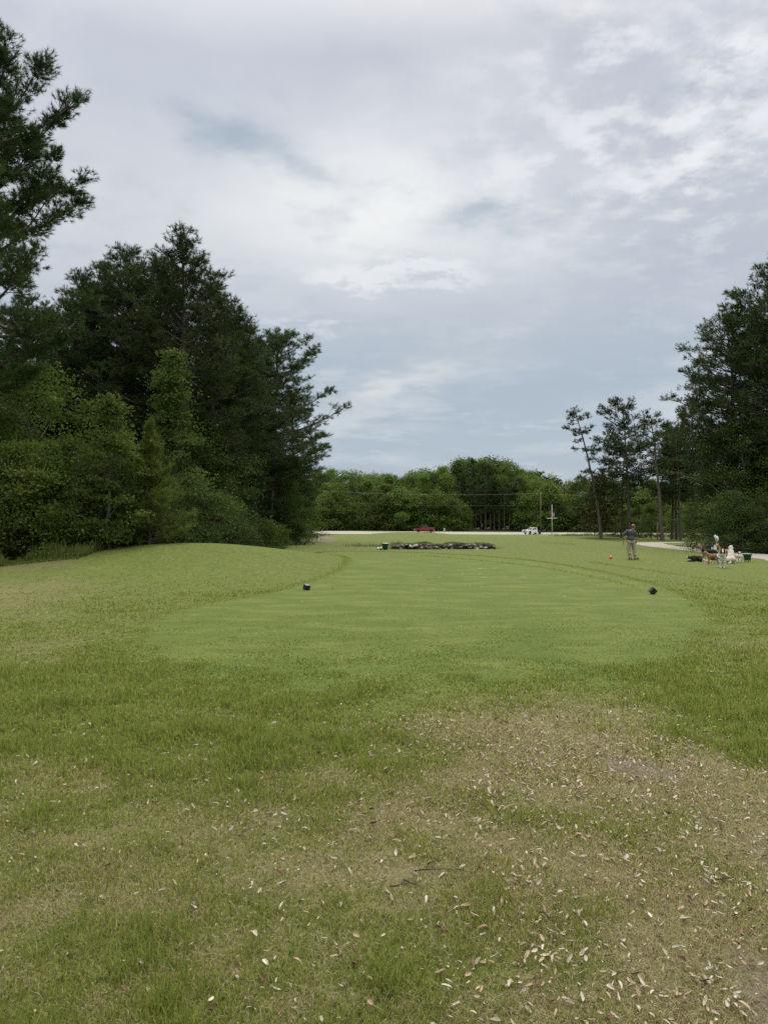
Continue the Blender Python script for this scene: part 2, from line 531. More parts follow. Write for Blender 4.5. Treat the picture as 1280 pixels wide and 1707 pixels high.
def ground_maps(x, y):
    """dry, tee, dirt, wood (0..1) for ground points"""
    u, v = uv_of(x, y)
    b = lambda cu, cv, ru, rv: np.exp(-(((u - cu) / ru) ** 2 + ((v - cv) / rv) ** 2))
    tee = tee_mask(x, y)
    n1 = fbm(x * 0.9, y * 0.9, 21, 4); n2 = fbm(x * 3.1, y * 3.1, 31, 4); n3 = fbm(x * 0.25, y * 0.25, 41, 3)
    vv = sstep(1130, 1330, v)
    dry = 0.16 + 0.42 * vv * (0.35 + 0.65 * sstep(300, 850, u)) + 0.12 * vv * sstep(600, 1100, u) + 0.16 * sstep(1330, 1450, v)
    dry = dry + 0.55 * b(930, 1240, 260, 75) + 0.25 * b(820, 1180, 160, 30) + 0.30 * b(1060, 1290, 120, 45)
    dry = dry - 0.75 * b(1240, 1205, 130, 75) - 0.30 * b(250, 1150, 300, 70) - 0.2 * b(90, 1420, 200, 90) - 0.25 * b(1000, 1560, 90, 60) - 0.2 * b(700, 1640, 200, 60)
    dry = dry + 0.14 * sstep(1100, 960, v) * sstep(330, 60, u) + 0.38 * b(40, 1000, 140, 50) + 0.2 * b(60, 1090, 90, 30) + 0.25 * b(290, 1035, 60, 30) * (1 - tee) + 0.25 * b(300, 1170, 40, 20)
    dry = dry + 0.30 * sstep(1130, 1200, u) * sstep(1420, 1330, v) * sstep(1000, 1080, v) * 0.6
    dry = dry * 0.82 + 0.60 * n1 * (0.35 + 0.25 * vv) + 0.55 * n2 * (0.3 + 0.7 * vv) + 0.12 * vv + 0.22 * n3
    dry = dry * (1 - 0.75 * tee) + tee * 0.10
    dirt = 0.9 * b(1092, 1288, 62, 26) + 0.55 * b(690, 1455, 46, 22) + 0.65 * sstep(1150, 1300, u) * sstep(1330, 1450, v) + 0.3 * b(1000, 1250, 150, 40)
    dirt = dirt * (0.65 + 1.2 * n2) + 0.35 * n2 * vv
    # distant earth: cut bank, worn track under the left trees, scarp on the right
    x_, y_ = x, y
    lip = 59.6 + 0.5 * np.sin(x * 1.3) + 0.3 * np.sin(x * 3.1 + 1)
    mx = sstep(0.0, 1.0, x) * sstep(9.7, 8.2, x)
    dirt = np.maximum(dirt, 1.0 * mx * sstep(57.2, 58.4, y) * sstep(lip + 1.0, lip + 0.6, y))
    m2 = sstep(13.6, 14.4, x) * sstep(17.6, 16.6, x)
    dirt = np.maximum(dirt, 0.8 * m2 * sstep(64.0, 64.6, y) * sstep(65.8, 65.4, y))
    track = np.maximum(np.maximum(b(520, 897, 34, 7), b(478, 902, 34, 6)), 0.9 * b(545, 900, 20, 4)) * sstep(45, 60, y)
    dirt = np.maximum(dirt, 1.3 * track * (0.75 + 1.2 * fbm(x * .3, y * .3, 61, 3)))
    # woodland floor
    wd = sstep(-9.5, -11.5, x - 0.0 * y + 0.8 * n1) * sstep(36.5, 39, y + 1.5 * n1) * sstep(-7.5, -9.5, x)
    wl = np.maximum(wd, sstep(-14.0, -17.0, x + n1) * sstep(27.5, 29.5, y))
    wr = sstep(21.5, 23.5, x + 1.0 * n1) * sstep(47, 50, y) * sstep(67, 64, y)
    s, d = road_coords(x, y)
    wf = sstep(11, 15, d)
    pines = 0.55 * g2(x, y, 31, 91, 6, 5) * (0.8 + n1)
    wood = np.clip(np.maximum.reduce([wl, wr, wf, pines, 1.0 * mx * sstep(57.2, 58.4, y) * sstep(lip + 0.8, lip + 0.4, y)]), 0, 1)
    return np.clip(dry, 0, 1), tee, np.clip(dirt, 0, 1), wood


def axis(lim_lo, lim_hi, s0, g):
    def half(lim):
        a = [0.0]
        while a[-1] < lim:
            a.append(a[-1] + max(s0, g * a[-1]))
        return a
    p = half(lim_hi); n = half(-lim_lo)
    return np.array([-v for v in n[:0:-1]] + p)


gx = axis(-900, 900, 0.13, 0.021)
gy = axis(-60, 1600, 0.13, 0.0105)
GX, GY = np.meshgrid(gx, gy)
GZ = hz(GX, GY)
nx, ny = len(gx), len(gy)
idx = np.arange(nx * ny).reshape(ny, nx)
quads = np.stack([idx[:-1, :-1], idx[:-1, 1:], idx[1:, 1:], idx[1:, :-1]], -1).reshape(-1, 4)
dry, tee, dirt, wood = ground_maps(GX.ravel(), GY.ravel())
me = np_mesh('ground', np.stack([GX.ravel(), GY.ravel(), GZ.ravel()], 1), quads=quads,
             fattr=dict(dry=dry, tee=tee, dirt=dirt, wood=wood), smooth=True)


def ground_mat():
    m, nt, b = new_mat('mown_grass')
    v = objvec(nt)
    A = {k: N(nt, 'ShaderNodeAttribute', attribute_name=k).outputs['Fac'] for k in ('dry', 'tee', 'dirt', 'wood')}
    nf = noise(nt, v, 55, 5, 0.7)
    nm = noise(nt, v, 7, 5, 0.65)
    nb = noise(nt, v, 0.7, 4, 0.6)
    nstr = noise(nt, objvec(nt, (0.5, 1.0, 1.0)), 1.3, 8, 0.72, 0.4)      # drag of the mower across the line of play
    rough = mix(nt, nb, (0.066, 0.106, 0.015), (0.110, 0.148, 0.026))
    rough = mix(nt, mathn(nt, 'MULTIPLY', remap(nt, nm, 0.42, 0.62), 0.8), rough, (0.172, 0.196, 0.044))
    teec = mix(nt, nb, (0.080, 0.126, 0.019), (0.118, 0.158, 0.029))
    teec = mix(nt, mathn(nt, 'MULTIPLY', remap(nt, nstr, 0.42, 0.66), 0.62), teec, (0.182, 0.214, 0.054))
    c = mix(nt, A['tee'], rough, teec)
    dryc = mix(nt, nm, (0.140, 0.125, 0.060), (0.255, 0.225, 0.120))
    dm = remap(nt, mathn(nt, 'ADD', A['dry'], mathn(nt, 'MULTIPLY', mathn(nt, 'SUBTRACT', nm, 0.5), 0.5)), 0.15, 0.85)
    c = mix(nt, dm, c, dryc)
    dirtc = mix(nt, nm, (0.105, 0.083, 0.062), (0.255, 0.215, 0.170))
    dd = remap(nt, mathn(nt, 'ADD', A['dirt'], mathn(nt, 'MULTIPLY', mathn(nt, 'SUBTRACT', nm, 0.5), 0.6)), 0.30, 0.62)
    c = mix(nt, dd, c, dirtc)
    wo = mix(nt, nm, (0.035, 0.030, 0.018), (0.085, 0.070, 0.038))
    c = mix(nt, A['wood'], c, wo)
    c = mix(nt, remap(nt, nf, 0.25, 0.75), mix(nt, 0.5, c, (0.03, 0.035, 0.012)), c)
    c = mix(nt, mathn(nt, 'MULTIPLY', remap(nt, nf, 0.62, 0.8), 0.35), c, (0.34, 0.32, 0.19))
    nt.links.new(c, b.inputs['Base Color'])
    b.inputs['Roughness'].default_value = 0.9; b.inputs['Specular IOR Level'].default_value = 0.15
    bp = N(nt, 'ShaderNodeBump'); bp.inputs['Strength'].default_value = 0.55; bp.inputs['Distance'].default_value = 0.03
    hh = mathn(nt, 'ADD', nf, mathn(nt, 'MULTIPLY', nm, 1.5))
    nt.links.new(hh, bp.inputs['Height']); nt.links.new(bp.outputs[0], b.inputs['Normal'])
    return m


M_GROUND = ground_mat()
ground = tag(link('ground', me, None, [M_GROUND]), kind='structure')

# ------------------------------------------------------------------ road
M_ROAD = plain('pale_concrete_road', (0.29, 0.285, 0.265), 0.85, 0.12, 0.6)
M_WHITE_LINE = plain('white_line_paint', (0.72, 0.72, 0.69), 0.7, 0.1, 3)
M_YELLOW_LINE = plain('yellow_line_paint', (0.62, 0.46, 0.10), 0.7, 0.1, 3)


def strip(name, s0, s1, offs, dz, mat, step=4.0):
    ss = np.arange(s0, s1 + 0.1, step)
    V = []; Q = []
    k = len(offs)
    for s in ss:
        for d, z in offs:
            p = RD_A + RD_DIR * s + RD_NRM * d
            V.append((p[0], p[1], float(road_z(s, np.clip(d, -RD_HALF, RD_HALF))) + dz + z))
    for i in range(len(ss) - 1):
        for j in range(k - 1):
            a = i * k + j
            Q.append((a, a + 1, a + k + 1, a + k))
    return tag(link(name, np_mesh(name, V, quads=Q), None, [mat]), kind='structure')


H_ = RD_HALF
strip('road', -420, 520, [(-H_ - 0.05, -0.5), (-H_, 0), (0, 0), (H_, 0), (H_ + 0.05, -0.5)], 0.0, M_ROAD)
strip('road_marking', -420, 520, [(-5.2, 0), (-5.05, 0)], 0.006, M_WHITE_LINE)
strip('road_marking', -420, 520, [(5.05, 0), (5.2, 0)], 0.006, M_WHITE_LINE)
strip('road_marking', -420, 520, [(0.1, 0), (0.24, 0)], 0.006, M_YELLOW_LINE)
strip('road_marking', -420, 520, [(-0.24, 0), (-0.1, 0)], 0.006, M_YELLOW_LINE)

# ------------------------------------------------------------------ cart path
M_PATH = plain('worn_concrete_path', (0.27, 0.25, 0.215), 0.9, 0.18, 1.3, bump=0.3)


def ribbon(name, pts, width, mat, kind='structure'):
    P = []
    pts = [np.array(p, float) for p in pts]
    pts = [2 * pts[0] - pts[1]] + pts + [2 * pts[-1] - pts[-2]]
    for i in range(1, len(pts) - 2):
        p0, p1, p2, p3 = pts[i - 1:i + 3]
        for t in np.arange(0, 1, 0.05):
            P.append(0.5 * ((2 * p1) + (-p0 + p2) * t + (2 * p0 - 5 * p1 + 4 * p2 - p3) * t * t + (-p0 + 3 * p1 - 3 * p2 + p3) * t ** 3))
    P.append(pts[-2]); P = np.array(P)
    T = np.gradient(P, axis=0); T /= np.linalg.norm(T, axis=1)[:, None]
    Nn = np.stack([-T[:, 1], T[:, 0]], 1)
    V = []; Q = []
    prof = [(-0.52, -0.12), (-0.5, 0.03), (-0.25, 0.035), (0, 0.04), (0.25, 0.035), (0.5, 0.03), (0.52, -0.12)]
    k = len(prof)
    for i in range(len(P)):
        w = width * (1 + 0.05 * math.sin(i * 0.7) + 0.04 * math.sin(i * 1.9))
        for o, z in prof:
            q = P[i] + Nn[i] * o * w
            V.append((q[0], q[1], float(hz(q[0], q[1])) + z))
    for i in range(len(P) - 1):
        for j in range(k - 1):
            a = i * k + j
            Q.append((a, a + 1, a + k + 1, a + k))
    return tag(link(name, np_mesh(name, V, quads=Q, smooth=False), None, [mat]), kind=kind)


PATH = [(15.0, 22.0), (18.6, 32.0), (20.3, 38.5), (21.3, 48), (22.6, 58), (24.2, 67), (26.6, 73.2), (31.5, 76.0), (38, 76.5), (47, 74)]
ribbon('path', PATH, 2.5, M_PATH)
# ================================================================== trees
def norm(a):
    return a / (np.linalg.norm(a, axis=-1, keepdims=True) + 1e-9)


class Wood:
    """collects tapered tubes -> one trunk-and-limbs mesh"""
    def __init__(s): s.V = []; s.Q = []; s.n = 0

    def tube(s, pts, rad, k=6):
        pts = np.asarray(pts, float)
        T = norm(np.gradient(pts, axis=0))
        up = np.array([0.0, 0, 1.0]) if abs(T[0][2]) < 0.9 else np.array([1.0, 0, 0])
        A = norm(np.cross(T, up)); B = np.cross(T, A)
        a = np.arange(k) * 2 * PI / k
        ring = pts[:, None, :] + np.asarray(rad)[:, None, None] * (np.cos(a)[None, :, None] * A[:, None, :] + np.sin(a)[None, :, None] * B[:, None, :])
        m = len(pts)
        i = np.arange(m - 1)[:, None] * k; j = np.arange(k)[None, :]
        q = np.stack([i + j, i + (j + 1) % k, i + k + (j + 1) % k, i + k + j], -1).reshape(-1, 4) + s.n
        s.V.append(ring.reshape(-1, 3)); s.Q.append(q); s.n += m * k

    def mesh(s, name):
        return np_mesh(name, np.concatenate(s.V), quads=np.concatenate(s.Q), smooth=True)


def needles_mesh(name, pos, dr, n, ln, w, rng, spread=(0.25, 1.2), tone=None):
    M = len(pos)
    p = np.repeat(pos, n, 0); d = np.repeat(norm(dr), n, 0)
    r = rng.normal(size=(M * n, 3)); r = norm(r - d * (r * d).sum(1)[:, None])
    th = rng.uniform(spread[0], spread[1], M * n)[:, None]
    nd = norm(d * np.cos(th) + r * np.sin(th) + np.array([0, 0, -0.06]))
    L = ln * rng.uniform(0.65, 1.15, M * n)[:, None]
    base = p - d * rng.uniform(0, 0.9, M * n)[:, None] * ln
    side = norm(np.cross(nd, rng.normal(size=(M * n, 3)))) * w * 0.5
    V = np.stack([base - side, base + side, base + nd * L + side * 0.3], 1).reshape(-1, 3)
    T = np.arange(M * n * 3).reshape(-1, 3)
    tn = rng.beta(2.2, 3.0, M) if tone is None else tone
    tn = np.repeat(np.repeat(tn, n) + rng.normal(0, 0.08, M * n), 3)
    return np_mesh(name, V, tris=T, fattr=dict(tone=np.clip(tn, 0, 1)))


def leaves_mesh(name, c, s, rng, tone, upbias=0.9, outv=None):
    n = len(c)
    nr = rng.normal(size=(n, 3)) * 0.8 + np.array([0, 0, upbias])
    if outv is not None: nr = nr + outv * 0.7
    nr = norm(nr)
    a = norm(np.cross(nr, rng.normal(size=(n, 3)))); b = np.cross(nr, a)
    s = s[:, None]
    V = np.stack([c - a * s * 0.5, c + b * s * 0.36 + nr * s * 0.1, c + a * s * 0.55 - nr * s * 0.12, c - b * s * 0.36 + nr * s * 0.1], 1).reshape(-1, 3)
    Q = np.arange(n * 4).reshape(-1, 4)
    return np_mesh(name, V, quads=Q, fattr=dict(tone=np.clip(np.repeat(tone, 4), 0, 1)))


def make_pine(seed, H, cb, RAD, r0=0.2, lean=(0, 0), tuft=0.24, w=0.022, n=14, step=0.5, dens=3.0, prof='cone', droop=(-12, 48), bare=0.0, stubs=0, holes=0.12, top=0.10, twig=1.3, up=0.16, sprd=(0.25, 1.25), tip=0.35):
    rng = np.random.default_rng(seed)
    W = Wood()
    k = 14
    t = np.linspace(0, 1, k)
    wob = np.cumsum(rng.normal(0, 0.05 * H / 20, (k, 2)), 0); wob -= wob[0]
    tp = np.stack([lean[0] * t ** 1.6 + wob[:, 0], lean[1] * t ** 1.6 + wob[:, 1], H * t], 1)
    tr = r0 * (1 - t) ** 0.75 + 0.02
    tr[0] *= 1.35
    W.tube(np.vstack([tp[0] - [0, 0, 0.4], tp]), np.concatenate([[tr[0] * 1.1], tr]), 9)

    def at(h):
        return np.array([np.interp(h, tp[:, 2], tp[:, 0]), np.interp(h, tp[:, 2], tp[:, 1]), h])
    for _ in range(stubs):
        h = rng.uniform(0.25 * cb, cb); a = rng.uniform(0, 2 * PI); L = rng.uniform(0.3, 1.3)
        p = at(h); W.tube([p, p + np.array([math.cos(a) * L, math.sin(a) * L, -0.1 * L])], [0.03, 0.012], 4)
    pos = []; dr = []; tn = []
    h = cb
    while h < H * 0.985:
        q = (h - cb) / (H - cb)
        if prof == 'cone':
            pr = min(1.0, 0.62 + 1.6 * q) * max(top, (1 - q) ** 0.72)
        elif prof == 'lob':
            pr = min(1.0, 0.55 + 1.8 * q) * max(top, (1 - q ** 2.0) ** 0.80)
        elif prof == 'flat':
            pr = max(top * 1.5, math.sin(PI * min(1, 0.22 + q * 0.74)) ** 0.8)
        else:                                        # young, conical
            pr = max(top, (1 - q) ** 0.9)
        nb = rng.integers(3, 6)
        a0 = rng.uniform(0, 2 * PI)
        for j in range(nb):
            if rng.random() < holes: continue
            L = RAD * pr * rng.uniform(0.55, 1.12)
            if L < 0.25: L = 0.25
            az = a0 + 2 * PI * j / nb + rng.normal(0, 0.35)
            e = R(droop[0] + (droop[1] - droop[0]) * q ** 0.9) + rng.normal(0, 0.14)
            m = 7
            s = np.linspace(0, 1, m)
            hd = np.array([math.cos(az), math.sin(az)])
            bend = rng.normal(0, 0.12)
            bx = np.cos(e) * L * s; bz = np.sin(e) * L * s + up * L * s ** 2.2 - 0.05 * L * np.sin(PI * s)
            lat = bend * L * s ** 2
            B = at(h + rng.uniform(-0.2, 0.2)) + np.stack([bx * hd[0] - lat * hd[1], bx * hd[1] + lat * hd[0], bz], 1)
            rb = 0.018 + 0.012 * L
            W.tube(B, rb * (1 - s) ** 0.8 + 0.006, 5)
            T = norm(np.gradient(B, axis=0))
            start = max(bare, 0.18)
            cnt = max(3, int(L * dens * 1.7))
            btone = np.clip(rng.beta(2.2, 3.0), 0, 1)
            for c in range(cnt):
                f = start + (1 - start) * (c + rng.random()) / cnt
                i = min(m - 2, int(f * (m - 1))); ff = f * (m - 1) - i
                p = B[i] * (1 - ff) + B[i + 1] * ff
                td = T[i]
                sg = 1 if c % 2 else -1
                sd = np.array([-td[1], td[0], 0]); sd = sd / (np.linalg.norm(sd) + 1e-6)
                ang = R(rng.uniform(28, 68))
                d = td * math.cos(ang) + sd * sg * math.sin(ang) + np.array([0, 0, rng.normal(0.25, 0.42)])
                d = d / np.linalg.norm(d)
                ls = min(L * 0.45, rng.uniform(0.45, twig)) * (1.15 - 0.55 * f)
                e2 = p + d * ls + np.array([0, 0, 0.10 * ls])
                W.tube([p, p + d * ls * 0.55, e2], [0.010, 0.008, 0.005], 3)
                nt_ = max(2, int(ls / (tuft * 0.8)) + 1)
                for g in np.linspace(tip, 1, nt_):
                    pos.append(p + d * ls * g + np.array([0, 0, 0.1 * ls * g * g])); dd = d + np.array([0, 0, 0.35]) + rng.normal(0, 0.2, 3)
                    dr.append(dd); tn.append(np.clip(btone * 0.6 + 0.4 * rng.beta(2, 3) + 0.12 * (g > 0.9), 0, 1))
            pos.append(B[-1]); dr.append(T[-1] + np.array([0, 0, 0.3])); tn.append(btone)
        h += step * rng.uniform(0.7, 1.3) * (1.0 - 0.35 * q)
    for g in (0.0, 0.25, 0.5, 0.8):
        pos.append(tp[-1] - np.array([0, 0, g])); dr.append(np.array([0, 0, 1.0]) + rng.normal(0, 0.2, 3)); tn.append(0.6)
    crown = needles_mesh('pine_crown', np.array(pos), np.array(dr), n, tuft, w, rng, spread=sprd, tone=np.array(tn))
    return W.mesh('pine_trunk'), crown


def make_lob(seed, H, cb, RAD, r0=0.2, lean=(0, 0), tuft=0.25, w=0.022, n=14, step=0.55, prof='lob', droop=(-8, 45), up=0.14, holes=0.12, crad=0.62, ntuft=13, cdens=1.5, bare=0.35, stubs=0, top=0.16, flatc=0.62, blunt=1.8):
    """loblolly pine: level limbs that turn up at the ends and carry rounded clumps of needle tufts"""
    rng = np.random.default_rng(seed)
    W = Wood()
    k = 14
    t = np.linspace(0, 1, k)
    wob = np.cumsum(rng.normal(0, 0.05 * H / 20, (k, 2)), 0); wob -= wob[0]
    tp = np.stack([lean[0] * t ** 1.6 + wob[:, 0], lean[1] * t ** 1.6 + wob[:, 1], H * t], 1)
    tr = r0 * (1 - t) ** 0.75 + 0.02
    tr[0] *= 1.35
    W.tube(np.vstack([tp[0] - [0, 0, 0.4], tp]), np.concatenate([[tr[0] * 1.1], tr]), 9)

    def at(h):
        return np.array([np.interp(h, tp[:, 2], tp[:, 0]), np.interp(h, tp[:, 2], tp[:, 1]), h])
    for _ in range(stubs):
        h = rng.uniform(0.25 * cb, cb); a = rng.uniform(0, 2 * PI); L = rng.uniform(0.3, 1.3)
        p = at(h); W.tube([p, p + np.array([math.cos(a) * L, math.sin(a) * L, -0.1 * L])], [0.03, 0.012], 4)
    pos = []; dr = []; tn = []

    def clump(c, axis_, r, base, tone):
        m = max(4, int(ntuft * (r / crad) ** 2 * rng.uniform(0.75, 1.25)))
        d = norm(rng.normal(size=(m, 3)))
        rad = r * rng.uniform(0.35, 1.0, m)[:, None]
        off = d * rad * np.array([1, 1, flatc])
        p = c + off
        for q_ in range(0, m, 2):
            W.tube([base, (base + p[q_]) / 2 + np.array([0, 0, -0.04]), p[q_]], [0.010, 0.007, 0.004], 3)
        pos.append(p); dr.append(d * np.array([1, 1, 0.7]) + np.array([0, 0, 0.45]) + axis_ * 0.5)
        tn.append(np.clip(tone * 0.65 + 0.35 * rng.beta(2, 3, m), 0, 1))
    h = cb
    while h < H * 0.985:
        q = (h - cb) / (H - cb)
        if prof == 'lob': pr = min(1.0, 0.55 + 1.8 * q) * max(top, (1 - q ** blunt) ** 0.85)
        elif prof == 'round': pr = max(top, math.sin(PI * min(1, 0.20 + q * 0.76)) ** 0.7)
        else: pr = max(top, (1 - q) ** 0.7 * min(1, .6 + 2 * q))
        nb = rng.integers(3, 6); a0 = rng.uniform(0, 2 * PI)
        for j in range(nb):
            if rng.random() < holes: continue
            L = max(0.45, RAD * pr * rng.uniform(0.5, 1.12))
            az = a0 + 2 * PI * j / nb + rng.normal(0, 0.35)
            e = R(droop[0] + (droop[1] - droop[0]) * q) + rng.normal(0, 0.13)
            m = 7; s = np.linspace(0, 1, m)
            hd = np.array([math.cos(az), math.sin(az)]); bend = rng.normal(0, 0.14)
            bx = np.cos(e) * L * s; bz = np.sin(e) * L * s + up * L * s ** 2.4 - 0.05 * L * np.sin(PI * s); lat = bend * L * s ** 2
            B = at(h + rng.uniform(-0.25, 0.25)) + np.stack([bx * hd[0] - lat * hd[1], bx * hd[1] + lat * hd[0], bz], 1)
            W.tube(B, (0.018 + 0.012 * L) * (1 - s) ** 0.8 + 0.006, 5)
            T = norm(np.gradient(B, axis=0))
            tone = np.clip(rng.beta(2.2, 3.0), 0, 1)
            clump(B[-1], T[-1], crad * rng.uniform(0.6, 1.0) * min(1, 0.5 + L / 4), B[-2], tone)
            cnt = int(L * cdens * (1 - bare) + rng.random())
            for c in range(cnt):
                f = bare + (1 - bare) * (c + rng.random()) / cnt * 0.95
                i = min(m - 2, int(f * (m - 1))); ff = f * (m - 1) - i
                p = B[i] * (1 - ff) + B[i + 1] * ff
                sd = np.array([-T[i][1], T[i][0], 0]); sg = 1 if c % 2 else -1
                ls = L * 0.34 * (1.1 - 0.6 * f) * rng.uniform(0.4, 1.1)
                d = T[i] * 0.65 + sd * sg * rng.uniform(0.5, 1.0) + np.array([0, 0, rng.normal(0.22, 0.25)])
                e2 = p + d * ls
                W.tube([p, (p + e2) / 2 + np.array([0, 0, -0.03 * ls]), e2], [0.018, 0.012, 0.008], 4)
                clump(e2, norm(d), crad * rng.uniform(0.55, 1.05) * min(1, 0.5 + L / 4), (p + e2) / 2, np.clip(tone + rng.normal(0, 0.15), 0, 1))
        h += step * rng.uniform(0.65, 1.35) * (1.0 - 0.3 * q)
    clump(tp[-1], np.array([0, 0, 1.0]), crad * 0.7, tp[-2], 0.5); clump(tp[-1] - np.array([0, 0, 0.5]), np.array([0, 0, 1.0]), crad * 0.7, tp[-2], 0.5)
    pos = np.concatenate(pos); dr = np.concatenate(dr); tn = np.concatenate(tn)
    return W.mesh('pine_trunk'), needles_mesh('pine_crown', pos, dr, n, tuft, w, rng, spread=(0.15, 1.35), tone=tn)


def make_broadleaf(seed, H, RAD, cb, clumps=120, per=60, leaf=0.13, cr=0.55, r0=0.16, shape='round', stems=1, flat=0.55, irreg=0.35, lean=(0, 0), limbs=True):
    rng = np.random.default_rng(seed)
    W = Wood()
    t = np.linspace(0, 1, 9)
    tops = []
    for s in range(stems):
        a = rng.uniform(0, 2 * PI); sp = 0 if stems == 1 else RAD * 0.35 * rng.uniform(0.5, 1.2)
        wob = np.cumsum(rng.normal(0, 0.02 * H, (9, 2)), 0); wob -= wob[0]
        hh = H * (0.93 if stems == 1 else rng.uniform(0.65, 0.9))
        P = np.stack([math.cos(a) * (0.1 * (stems > 1) + sp * t) + wob[:, 0] + lean[0] * t, math.sin(a) * (0.1 * (stems > 1) + sp * t) + wob[:, 1] + lean[1] * t, hh * t], 1)
        rr = (r0 if stems == 1 else r0 * 0.6) * (1 - t) ** 0.8 + 0.012
        W.tube(np.vstack([P[0] - [0, 0, 0.3], P]), np.concatenate([[rr[0] * 1.2], rr]), 7)
        tops.append(P)
    ph = rng.uniform(0, 2 * PI, 6)
    C = []
    tries = 0
    while len(C) < clumps and tries < clumps * 30:
        tries += 1
        q = rng.random()
        if shape == 'round': pr = math.sqrt(max(0, 1 - (2 * q - 0.9) ** 2 / 1.25)) if q < 0.97 else 0.2
        elif shape == 'cone': pr = (1 - q) ** 0.75 * min(1, 0.5 + 3 * q)
        elif shape == 'dome': pr = (1 - q ** 2.2) ** 0.6
        else: pr = (1 - q ** 1.6) ** 0.8 * 0.9 + 0.1
        a = rng.uniform(0, 2 * PI)
        ir = 1 + irreg * (0.5 * math.sin(2 * a + ph[0] + 5 * q) + 0.5 * math.sin(3 * a + ph[1] - 8 * q) + 0.4 * math.sin(13 * q + ph[2]))
        rad = RAD * pr * ir * math.sqrt(rng.uniform(0.10, 1.0))
        z = cb + (H - cb) * q
        C.append((lean[0] * z / H + rad * math.cos(a), lean[1] * z / H + rad * math.sin(a), z, a))
    C = np.array(C)
    if limbs:
        for c in C[::2]:
            P = tops[rng.integers(0, stems)]
            rc = math.hypot(c[0], c[1])
            h0 = max(cb * 0.5, c[2] - 0.55 * rc - 0.3)
            h0 = min(h0, P[-1, 2] * 0.96)
            b = np.array([np.interp(h0, P[:, 2], P[:, 0]), np.interp(h0, P[:, 2], P[:, 1]), h0])
            e = c[:3]
            mid = (b + e) / 2 + np.array([0, 0, 0.08 * rc]) + rng.normal(0, 0.06 * rc + 0.02, 3)
            W.tube([b, mid, e], [0.012 + 0.008 * rc, 0.010 + 0.004 * rc, 0.006], 4)
    per_c = rng.poisson(per, len(C))
    cc = np.repeat(C[:, :3], per_c, 0)
    crr = np.repeat(rng.uniform(0.6, 1.25, len(C)) * cr, per_c)[:, None]
    off = rng.normal(size=cc.shape) * np.array([1, 1, flat]) * crr * 0.62
    off[:, 2] -= 0.25 * (off[:, 0] ** 2 + off[:, 1] ** 2) / (crr[:, 0] + 1e-6) * 0.5
    p = cc + off
    p[:, 2] = np.maximum(p[:, 2], 0.03)
    tone = np.repeat(np.clip(rng.beta(2.2, 2.6, len(C)), 0, 1), per_c) * 0.75 + 0.25 * rng.random(len(p))
    outv = norm(off)
    crown = leaves_mesh('leaf_crown', p, leaf * rng.uniform(0.6, 1.3, len(p)), rng, tone, 0.8, outv)
    return W.mesh('leaf_trunk'), crown


M_BARK_PINE = bark_mat('pine_bark', (0.045, 0.037, 0.031), (0.150, 0.122, 0.100), 5)
M_BARK = bark_mat('grey_bark', (0.07, 0.063, 0.052), (0.17, 0.155, 0.13), 8)
M_PINE = foliage_mat('dark_pine_needles', (0.020, 0.044, 0.015), (0.048, 0.088, 0.026), (0.105, 0.145, 0.040), 0.18)
M_PINE_WARM = foliage_mat('olive_pine_needles', (0.034, 0.044, 0.015), (0.066, 0.080, 0.024), (0.12, 0.13, 0.045), 0.2)
M_PINE_YOUNG = foliage_mat('fresh_pine_needles', (0.07, 0.12, 0.022), (0.14, 0.20, 0.04), (0.21, 0.27, 0.06), 0.35)
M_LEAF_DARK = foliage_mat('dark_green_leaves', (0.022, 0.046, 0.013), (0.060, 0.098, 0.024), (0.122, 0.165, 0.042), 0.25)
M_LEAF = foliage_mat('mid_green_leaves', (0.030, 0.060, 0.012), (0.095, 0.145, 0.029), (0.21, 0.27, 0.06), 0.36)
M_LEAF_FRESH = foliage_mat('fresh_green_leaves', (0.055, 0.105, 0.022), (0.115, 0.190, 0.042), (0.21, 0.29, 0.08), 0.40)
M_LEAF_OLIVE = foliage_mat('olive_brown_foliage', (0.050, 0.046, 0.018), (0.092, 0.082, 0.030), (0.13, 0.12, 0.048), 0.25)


def plant(name, proto, loc, rz, sc, mats, label, cat='tree', group=None, parts=('trunk', 'crown'), sz=None):
    """a tree: an Empty with its trunk and crown; copies share the mesh data, the material sits on the object slot"""
    e = empty(name, (loc[0], loc[1], float(hz(loc[0], loc[1])) - 0.05), rz, label, cat, group)
    e.scale = (sc, sc, sz if sz else sc)
    for nm, me_, mt in zip(parts, proto, mats):
        if not me_.materials: me_.materials.append(mt)
        o = link(nm, me_, e)
        o.material_slots[0].link = 'OBJECT'; o.material_slots[0].material = mt
    return e


PM = (M_BARK_PINE, M_PINE); PW = (M_BARK_PINE, M_PINE_WARM); PY = (M_BARK_PINE, M_PINE_YOUNG)
LD = (M_BARK, M_LEAF_DARK); LM = (M_BARK, M_LEAF); LF = (M_BARK, M_LEAF_FRESH); LO = (M_BARK, M_LEAF_OLIVE)

